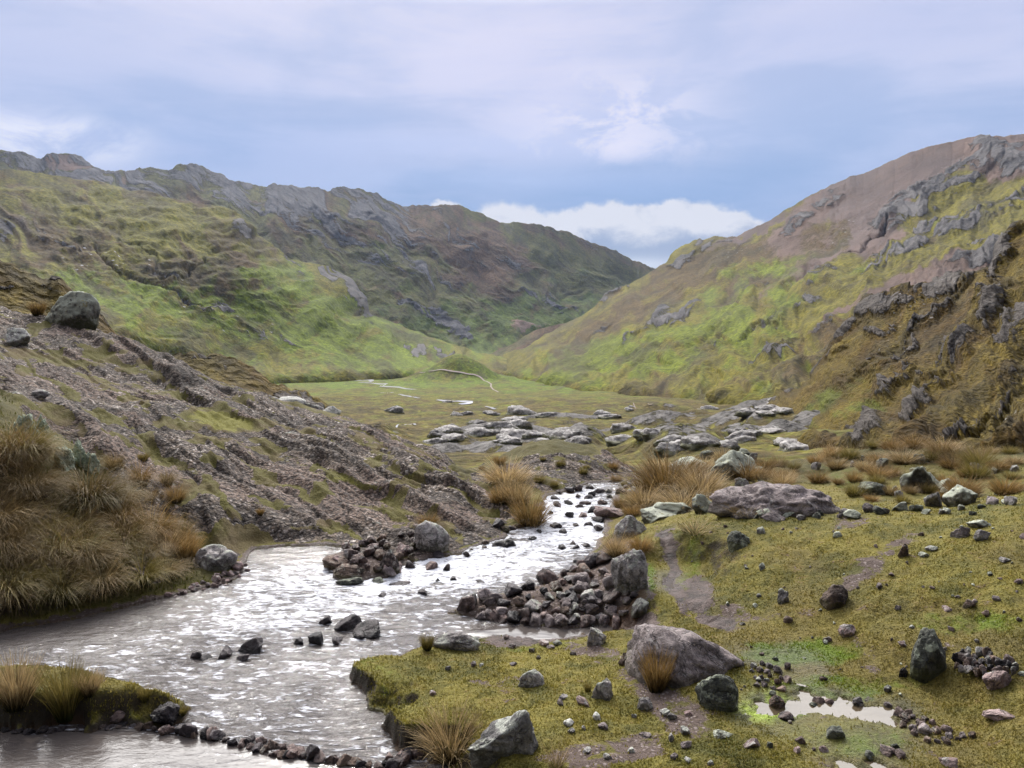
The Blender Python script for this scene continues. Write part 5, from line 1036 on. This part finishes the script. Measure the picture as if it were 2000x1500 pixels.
for (px, py, w_) in OUT:
    py = max(py, 770); p = ov(px, py); Y = p[1]; o = link('rock_outcrop', _oc[orr.randrange(7)])
    left = px < 1160
    o['label'] = 'pale rounded rock outcrop on the valley floor beyond the stream' if left else 'grey rock outcrop in the rough pasture at the foot of the right slope'
    o['category'] = 'rock outcrop'; o['group'] = 'pale outcrops on the valley floor' if left else 'outcrops at the foot of the right slope'
    wm = w_ / F * Y; put(o, p, wm, wm * orr.uniform(1.0, 1.7), wm * orr.uniform(.13, .25), orr.uniform(-.5, .5))
for k, (px, py, w_, h_, lab) in enumerate(((560,800,70,26,'pale grey rock hump at the foot of the low brown spur, left one'), (605,812,60,26,'dark hollow-fronted rock at the foot of the low brown spur, right one'), (640,812,46,20,'brown rock hump at the right end of the low brown spur'), (520,790,50,20,'small pale hump of rock just beyond the rock slope crest'))):
    p = W(px, py, 46.0); p = np.array([float(v) for v in p]); stone_at('boulder', px, py, w_, h_, 'pale' if k % 2 == 0 else 'grey', lab, 'boulder', 'rounded', ground=lambda a, b_, p=p: p, sub=4)

# ------------------------------------------------------------------ tussock grass
def blades(n, seed, r0, L0, L1, lean0, lean1, droop, wind=(0, 0), width=.012, segs=5, up=0.0):
    q = np.random.RandomState(seed); az_ = q.uniform(0, 2 * np.pi, n); rad = r0 * np.sqrt(q.uniform(0, 1, n))
    L = q.uniform(L0, L1, n) * (1 - .15 * (rad / r0)); lean = lean0 + (lean1 - lean0) * (rad / r0) * q.uniform(.5, 1.2, n); dr = droop * q.uniform(.3, 1.6, n)
    az2 = az_ + q.normal(0, .5, n); P = np.stack([rad * np.cos(az_), rad * np.sin(az_), 0 * az_ - .03], -1); pts = [P.copy()]
    wv = np.array([wind[0], wind[1], 0.0])
    for k in range(segs):
        t = (k + .5) / segs; th = lean + dr * t ** 1.4
        d = np.stack([np.sin(th) * np.cos(az2), np.sin(th) * np.sin(az2), np.cos(th)], -1) + wv * (t ** 1.3) * q.uniform(.7, 1.3, (n, 1))
        d[:, 2] -= up * t; d /= np.linalg.norm(d, axis=1)[:, None]; P = P + d * (L / segs)[:, None]; pts.append(P.copy())
    pts = np.array(pts)                                             # segs+1, n, 3
    sa = q.uniform(0, 2 * np.pi, n); side = np.stack([np.cos(sa), np.sin(sa), 0 * sa], -1)
    wd_ = width * q.uniform(.6, 1.4, n); V_ = []
    for k in range(segs + 1):
        w_ = wd_ * (1 - (k / segs) ** 1.5 * .85); V_ += [pts[k] - side * w_[:, None] / 2, pts[k] + side * w_[:, None] / 2]
    V_ = np.stack(V_, 1).reshape(-1, 3); k2 = 2 * (segs + 1)
    qd = np.array([[2 * k, 2 * k + 1, 2 * k + 3, 2 * k + 2] for k in range(segs)]); Q = (np.arange(n)[:, None, None] * k2 + qd[None]).reshape(-1, 4)
    tip = np.tile(np.repeat(np.linspace(0, 1, segs + 1), 2), n); rn = np.repeat(q.uniform(0, 1, n), k2)
    return V_, Q, tip, rn
def straw_mat(name, base, mid, tipc):
    m, g, b = newmat(name); t = g.attr('tip'); r_ = g.attr('rn'); oi = g.n('ShaderNodeObjectInfo')
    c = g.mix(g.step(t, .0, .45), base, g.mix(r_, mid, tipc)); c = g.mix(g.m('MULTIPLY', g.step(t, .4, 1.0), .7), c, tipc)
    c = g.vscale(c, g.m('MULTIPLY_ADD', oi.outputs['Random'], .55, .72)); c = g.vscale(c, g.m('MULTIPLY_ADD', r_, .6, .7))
    g.set(b.inputs['Base Color'], c); b.inputs['Roughness'].default_value = .6; b.inputs['Specular IOR Level'].default_value = .25
    tr = g.n('ShaderNodeBsdfTranslucent'); g.set(tr.inputs['Color'], c); mx = g.n('ShaderNodeMixShader'); mx.inputs[0].default_value = .3
    o = [x for x in m.node_tree.nodes if x.type == 'OUTPUT_MATERIAL'][0]
    g.nt.links.new(b.outputs[0], mx.inputs[1]); g.nt.links.new(tr.outputs[0], mx.inputs[2]); g.nt.links.new(mx.outputs[0], o.inputs[0]); return m
SM = dict(dark=straw_mat('dark_straw', (.014, .017, .005), (.105, .075, .026), (.27, .19, .085)), tan=straw_mat('dry_straw', (.030, .030, .008), (.22, .15, .055), (.50, .37, .19)), rust=straw_mat('rusty_straw', (.030, .028, .008), (.135, .088, .026), (.27, .170, .062)), olive=straw_mat('green_straw', (.030, .040, .008), (.115, .105, .018), (.21, .16, .05)))  # dark: a deeper brown-green straw colour
TV = {}
def tuft(kind, mat, i):
    key = (kind, mat, i % 4)
    if key not in TV:
        a = dict(up=(460, .16, .6, 1.05, .05, .42, .35, (.04, .0), .016), fan=(620, .20, .65, 1.1, .1, .9, .75, (.05, 0), .013), dome=(640, .30, .5, .95, .1, 1.0, .8, (.03, 0), .017), droop=(620, .20, .8, 1.4, .15, .7, 1.2, (.55, -.55), .013), wisp=(150, .2, .5, 1.1, .1, .7, .5, (.1, 0), .012))[kind]
        n, r0, L0, L1, l0, l1, dr, wn, wd_ = a
        V_, Q, tip, rn = blades(n, 50 + i % 4 + len(TV) * 5, r0, L0, L1, l0, l1, dr, wn, wd_, up=.55 if kind == 'droop' else 0.0)
        ex = V_[:, 0].max() - V_[:, 0].min(); pz = np.percentile(V_[:, 2], 99.5); px_ = np.percentile(V_[:, 0], 97) - np.percentile(V_[:, 0], 3)
        V_[:, 2] /= pz; V_[:, :2] /= px_
        TV[key] = mesh_np('grass_tussock', V_, Q, SM[mat], dict(tip=tip, rn=rn))
    return TV[key]
def tussock(px, py, w_, h_, kind, mat, label, group=None, rz=None, z=None):
    p = on_fg(px, py); Y = p[1]
    o = link('grass_tussock', tuft(kind, mat, prs.randrange(4))); o['label'] = label; o['category'] = 'tussock'
    if group: o['group'] = group
    o.location = tuple(float(v) for v in p); o.location.y += .2 * w_ / F * Y * .5; o.location.z -= .01
    o.scale = (w_ / F * Y, w_ / F * Y, h_ / F * Y * 1.02); o.rotation_euler = (0, 0, rz if rz is not None else prs.uniform(0, 6.28)); return o
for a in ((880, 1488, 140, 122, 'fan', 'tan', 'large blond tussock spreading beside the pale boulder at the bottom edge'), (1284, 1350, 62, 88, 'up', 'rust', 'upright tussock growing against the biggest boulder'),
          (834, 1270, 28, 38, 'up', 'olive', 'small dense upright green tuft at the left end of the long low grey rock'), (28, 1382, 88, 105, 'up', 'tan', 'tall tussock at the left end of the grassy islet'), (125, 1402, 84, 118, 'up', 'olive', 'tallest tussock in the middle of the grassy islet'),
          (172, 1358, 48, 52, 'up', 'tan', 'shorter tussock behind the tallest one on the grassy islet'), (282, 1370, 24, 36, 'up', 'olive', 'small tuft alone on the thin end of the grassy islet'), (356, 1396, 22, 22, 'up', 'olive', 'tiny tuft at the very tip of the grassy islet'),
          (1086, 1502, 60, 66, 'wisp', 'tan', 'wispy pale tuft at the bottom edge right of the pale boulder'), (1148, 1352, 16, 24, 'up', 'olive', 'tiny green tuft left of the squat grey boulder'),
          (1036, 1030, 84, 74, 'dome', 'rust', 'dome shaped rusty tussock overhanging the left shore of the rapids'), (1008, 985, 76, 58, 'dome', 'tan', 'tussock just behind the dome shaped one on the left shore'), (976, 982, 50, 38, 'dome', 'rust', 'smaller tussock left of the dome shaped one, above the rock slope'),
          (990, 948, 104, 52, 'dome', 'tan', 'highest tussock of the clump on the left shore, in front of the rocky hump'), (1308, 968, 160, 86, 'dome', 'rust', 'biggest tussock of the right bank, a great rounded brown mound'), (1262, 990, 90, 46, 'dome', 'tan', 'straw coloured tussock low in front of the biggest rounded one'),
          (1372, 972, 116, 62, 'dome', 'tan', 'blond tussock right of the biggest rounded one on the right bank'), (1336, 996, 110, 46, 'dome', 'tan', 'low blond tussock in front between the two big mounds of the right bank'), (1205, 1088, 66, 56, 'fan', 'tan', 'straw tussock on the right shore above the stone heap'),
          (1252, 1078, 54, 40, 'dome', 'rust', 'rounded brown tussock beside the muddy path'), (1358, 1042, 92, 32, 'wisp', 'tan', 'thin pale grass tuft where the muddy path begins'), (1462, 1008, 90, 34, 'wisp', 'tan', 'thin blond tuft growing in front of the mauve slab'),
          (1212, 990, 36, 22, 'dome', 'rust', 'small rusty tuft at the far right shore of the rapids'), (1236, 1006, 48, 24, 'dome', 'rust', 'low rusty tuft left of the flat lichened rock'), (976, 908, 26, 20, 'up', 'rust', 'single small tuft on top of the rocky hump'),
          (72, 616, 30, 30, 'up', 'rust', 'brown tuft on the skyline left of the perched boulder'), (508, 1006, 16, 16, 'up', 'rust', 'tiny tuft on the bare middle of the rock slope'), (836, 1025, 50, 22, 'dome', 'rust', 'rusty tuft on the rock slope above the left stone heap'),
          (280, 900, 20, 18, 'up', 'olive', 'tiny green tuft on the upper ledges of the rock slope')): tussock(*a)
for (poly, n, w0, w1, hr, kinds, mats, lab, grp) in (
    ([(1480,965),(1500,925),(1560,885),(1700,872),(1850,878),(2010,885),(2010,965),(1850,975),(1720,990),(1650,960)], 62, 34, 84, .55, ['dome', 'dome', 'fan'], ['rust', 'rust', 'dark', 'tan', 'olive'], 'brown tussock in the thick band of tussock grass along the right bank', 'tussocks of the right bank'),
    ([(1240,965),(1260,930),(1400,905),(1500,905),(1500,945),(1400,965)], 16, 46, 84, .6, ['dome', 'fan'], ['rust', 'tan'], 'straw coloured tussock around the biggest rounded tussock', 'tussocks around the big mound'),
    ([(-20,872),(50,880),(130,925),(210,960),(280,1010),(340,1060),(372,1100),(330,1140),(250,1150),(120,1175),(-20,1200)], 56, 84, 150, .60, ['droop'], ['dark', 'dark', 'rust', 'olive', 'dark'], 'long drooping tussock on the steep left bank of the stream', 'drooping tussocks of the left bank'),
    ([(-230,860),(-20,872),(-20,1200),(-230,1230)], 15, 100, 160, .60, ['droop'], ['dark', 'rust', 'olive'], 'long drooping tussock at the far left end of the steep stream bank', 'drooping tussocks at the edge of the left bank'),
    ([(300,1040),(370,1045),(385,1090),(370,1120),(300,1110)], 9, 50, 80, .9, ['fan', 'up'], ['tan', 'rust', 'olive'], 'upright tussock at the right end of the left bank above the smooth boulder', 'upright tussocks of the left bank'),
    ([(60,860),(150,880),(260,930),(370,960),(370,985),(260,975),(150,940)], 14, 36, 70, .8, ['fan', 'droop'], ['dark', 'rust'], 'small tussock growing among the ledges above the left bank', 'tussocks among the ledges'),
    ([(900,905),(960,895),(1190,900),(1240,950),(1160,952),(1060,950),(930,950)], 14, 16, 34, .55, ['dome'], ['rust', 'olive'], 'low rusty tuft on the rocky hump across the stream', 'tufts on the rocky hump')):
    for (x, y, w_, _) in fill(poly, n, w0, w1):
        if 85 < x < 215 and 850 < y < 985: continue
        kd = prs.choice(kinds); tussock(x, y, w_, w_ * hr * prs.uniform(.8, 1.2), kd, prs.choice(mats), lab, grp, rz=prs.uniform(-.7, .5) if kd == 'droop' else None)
# ------------------------------------------------------------------ short turf blades
q = np.random.RandomState(4); NB = 150000
wgt = (land > .04) * (1 - sst(slab, .2, .5)) * (1 - .93 * sst(soil, .3, .6)) * (1 - .97 * sst(mud, .3, .6)) * (YG > 4.6) * (YG < 17.5) * (1 - .93 * (wetP > .9)) * (np.abs(PXg - 1000) < 1150)
wgt = wgt * (.35 + .65 * sst(fbm(XG / .5, YG / .5, 71.0, 3), -.5, .4)) + .25 * ((land > .06) & (land < .16) & bank_sharp & (YG < 12))
wgt = wgt * np.clip(1.0 - (YG - 6) / 9, .12, 1)
cw = np.cumsum(wgt.ravel()); idx = np.searchsorted(cw, q.uniform(0, cw[-1], NB)); ri, ci = np.unravel_index(np.clip(idx, 0, ZG.size - 1), ZG.shape)
ri = np.clip(ri + q.uniform(-.5, .5, NB), 0, nrF - 1.01); ci = np.clip(ci + q.uniform(-.5, .5, NB), 0, ncF - 1.01)
by = YF[0] * (YF[1] / YF[0]) ** ri; bx = (rF[0] + ci * (rF[1] - rF[0])) * by; bz = fgz(bx, by)
r0i, c0i = np.round(ri).astype(int), np.round(ci).astype(int); lz = land[r0i, c0i]; sharp = bank_sharp[r0i, c0i] & (lz < .2) & (by < 12); lb = (bx < -2.5)
hgt = q.uniform(.007, .021, NB) * (1 + .5 * sharp + 1.6 * lb * (by > 9)) * (1 + .35 * fbm(bx / .3, by / .3, 3.0, 2)) * (1 + .05 * by)
an = q.uniform(0, 6.28, NB); ln = q.uniform(.1, .9, NB); hd = np.stack([np.cos(an), np.sin(an)], -1); wv = .0038 * (1 + by * .16) * q.uniform(.6, 1.4, NB)
base = np.stack([bx, by, bz - .004], -1); sx = np.stack([-hd[:, 1], hd[:, 0], 0 * an], -1) * wv[:, None]
tipv = base + np.stack([hd[:, 0] * np.sin(ln), hd[:, 1] * np.sin(ln), np.cos(ln)], -1) * hgt[:, None]
Vb = np.stack([base - sx, base + sx, tipv], 1).reshape(-1, 3)
m, g, b = newmat('short_grass_blades'); rn_ = g.attr('rn'); pos = g.n('ShaderNodeNewGeometry').outputs['Position']
n1 = g.noise(pos, .9, 4, .6, .5); n2 = g.noise(pos, 4.5, 5, .62, .4)
c = g.mix(g.step(g.m('ADD', g.m('MULTIPLY', n1, .6), g.m('MULTIPLY', n2, .6)), .42, .72), (.072, .072, .013), (.190, .160, .030)); c = g.mix(g.m('MULTIPLY', g.step(rn_, .5, 1.0), .4), c, (.26, .20, .07)); n0 = g.noise(pos, .38, 5, .6, .6); c = g.mix(g.m('MULTIPLY', g.step(n0, .50, .64), .5), c, (.155, .118, .036)); c = g.mix(g.m('MULTIPLY', g.step(n0, .46, .34), .5), c, (.080, .090, .012))
c = g.mix(g.step(g.m('ADD', g.attr('lush'), g.m('MULTIPLY', g.m('SUBTRACT', n2, .5), 1.2)), .25, .8), c, (.115, .165, .010)); c = g.mix(g.m('MULTIPLY', g.attr('dk'), .7), c, (.045, .055, .010))
c = g.vscale(c, g.m('MULTIPLY_ADD', rn_, .6, .85)); g.set(b.inputs['Base Color'], c); b.inputs['Roughness'].default_value = .7; b.inputs['Specular IOR Level'].default_value = .2
tr = g.n('ShaderNodeBsdfTranslucent'); g.set(tr.inputs['Color'], c); mx = g.n('ShaderNodeMixShader'); mx.inputs[0].default_value = .45
om = [x for x in m.node_tree.nodes if x.type == 'OUTPUT_MATERIAL'][0]; g.nt.links.new(b.outputs[0], mx.inputs[1]); g.nt.links.new(tr.outputs[0], mx.inputs[2]); g.nt.links.new(mx.outputs[0], om.inputs[0])
o = link('grass', mesh_np('grass', Vb, np.arange(NB * 3).reshape(-1, 3), m, dict(rn=np.repeat(q.uniform(0, 1, NB), 3), lush=np.repeat(lush[r0i, c0i], 3), dk=np.repeat((lb & (by > 9)) * 1.0, 3)), smooth=False), kind='stuff', label='short mossy turf grass of the stream banks')
# ------------------------------------------------------------------ pale cushion plants on the left ledges
m, g, b = newmat('pale_cushion'); pos = g.n('ShaderNodeNewGeometry').outputs['Position']; nn = g.noise(pos, 22, 5, .7); vv = g.vor(pos, 26)
g.set(b.inputs['Base Color'], g.mix(g.step(nn, .35, .65), (.20, .25, .17), (.46, .50, .38))); b.inputs['Roughness'].default_value = .9; g.set(b.inputs['Normal'], g.bump(g.m('SUBTRACT', nn, vv), .03)); RM['cushion'] = m
for (px, py, w_, h_, lab) in ((118, 914, 44, 44, 'pale green crusty cushion plant, left one of the row on the ledge above the tussocks'), (148, 908, 38, 52, 'pale green crusty cushion plant in the middle of the row on the ledge'), (174, 922, 36, 40, 'pale green crusty cushion plant, right one of the row on the ledge'), (44, 852, 44, 44, 'pale lichened lump beside the ledge near the left edge'), (80, 842, 24, 36, 'narrow pale lichened lump right of a wider one near the left edge')):
    stone_at('cushion_plant', px, py, w_, h_, 'cushion', lab, 'cushion plant', 'rounded', planes=30, round_=.1, rough=.16, sub=4)
# ------------------------------------------------------------------ small stone hut far down the valley
p = on_valley(1036, 728); hut = bpy.data.objects.new('stone_hut', None); COL.objects.link(hut); hut.location = tuple(float(v) for v in p)
hut['label'] = 'tiny pale hut standing alone on the valley floor'; hut['category'] = 'hut'
m, g, b = newmat('hut_wall'); pos = g.n('ShaderNodeNewGeometry').outputs['Position']; g.set(b.inputs['Base Color'], g.mix(g.noise(pos, 1.5, 4), (.35, .33, .30), (.6, .58, .55))); MAT['hutw'] = m
m, g, b = newmat('hut_roof'); pos = g.n('ShaderNodeNewGeometry').outputs['Position']; g.set(b.inputs['Base Color'], g.mix(g.noise(pos, 1.5, 4), (.30, .27, .20), (.5, .46, .38))); MAT['hutr'] = m
hw, hd_, hh, hr_ = 4.5, 3.0, 2.6, 4.2
wv_ = [(-hw,-hd_,-1),(hw,-hd_,-1),(hw,hd_,-1),(-hw,hd_,-1),(-hw,-hd_,hh),(hw,-hd_,hh),(hw,hd_,hh),(-hw,hd_,hh),(-hw,0,hr_),(hw,0,hr_)]
me = bpy.data.meshes.new('wall'); me.from_pydata(wv_, [], [(0,1,5,4),(1,2,6,9,5),(2,3,7,6),(3,0,4,8,7)]); me.materials.append(MAT['hutw']); link('wall', me, hut)
rv_ = [(-hw-.4,-hd_-.5,hh-.25),(hw+.4,-hd_-.5,hh-.25),(hw+.4,0,hr_+.1),(-hw-.4,0,hr_+.1),(hw+.4,hd_+.5,hh-.25),(-hw-.4,hd_+.5,hh-.25)]
rv_ = rv_ + [(x, y, z + .22) for x, y, z in rv_]
me = bpy.data.meshes.new('roof'); me.from_pydata(rv_, [], [(0,1,2,3),(3,2,4,5),(6,9,8,7),(9,11,10,8),(0,6,7,1),(5,4,10,11),(1,7,8,2),(2,8,10,4),(0,3,9,6),(3,5,11,9)]); me.materials.append(MAT['hutr']); link('roof', me, hut)
# ------------------------------------------------------------------ the air of the valley
me = bpy.data.meshes.new('haze'); X0, X1, Y0, Y1, Z0, Z1 = -6000, 6000, -300, 6500, -560, 1400
hv = [(X0,Y0,Z0),(X1,Y0,Z0),(X1,Y1,Z0),(X0,Y1,Z0),(X0,Y0,Z1),(X1,Y0,Z1),(X1,Y1,Z1),(X0,Y1,Z1)]
me.from_pydata(hv, [], [(0,3,2,1),(4,5,6,7),(0,1,5,4),(1,2,6,5),(2,3,7,6),(3,0,4,7)])
m = bpy.data.materials.new('valley_air'); m.use_nodes = True; nt = m.node_tree; nt.nodes.clear()
pv = nt.nodes.new('ShaderNodeVolumePrincipled'); pv.inputs['Color'].default_value = (.55, .70, 1.0, 1); pv.inputs['Density'].default_value = 0.00002; pv.inputs['Anisotropy'].default_value = .2
om = nt.nodes.new('ShaderNodeOutputMaterial'); nt.links.new(pv.outputs[0], om.inputs['Volume']); me.materials.append(m)
hz = link('haze', me, kind='stuff'); hz['label'] = 'thin bluish air filling the valley'
print('zmin', min(float(np.min([v[2] for v in o.bound_box])) for o in bpy.data.objects if o.type == 'MESH' and o.get('kind') == 'structure'))
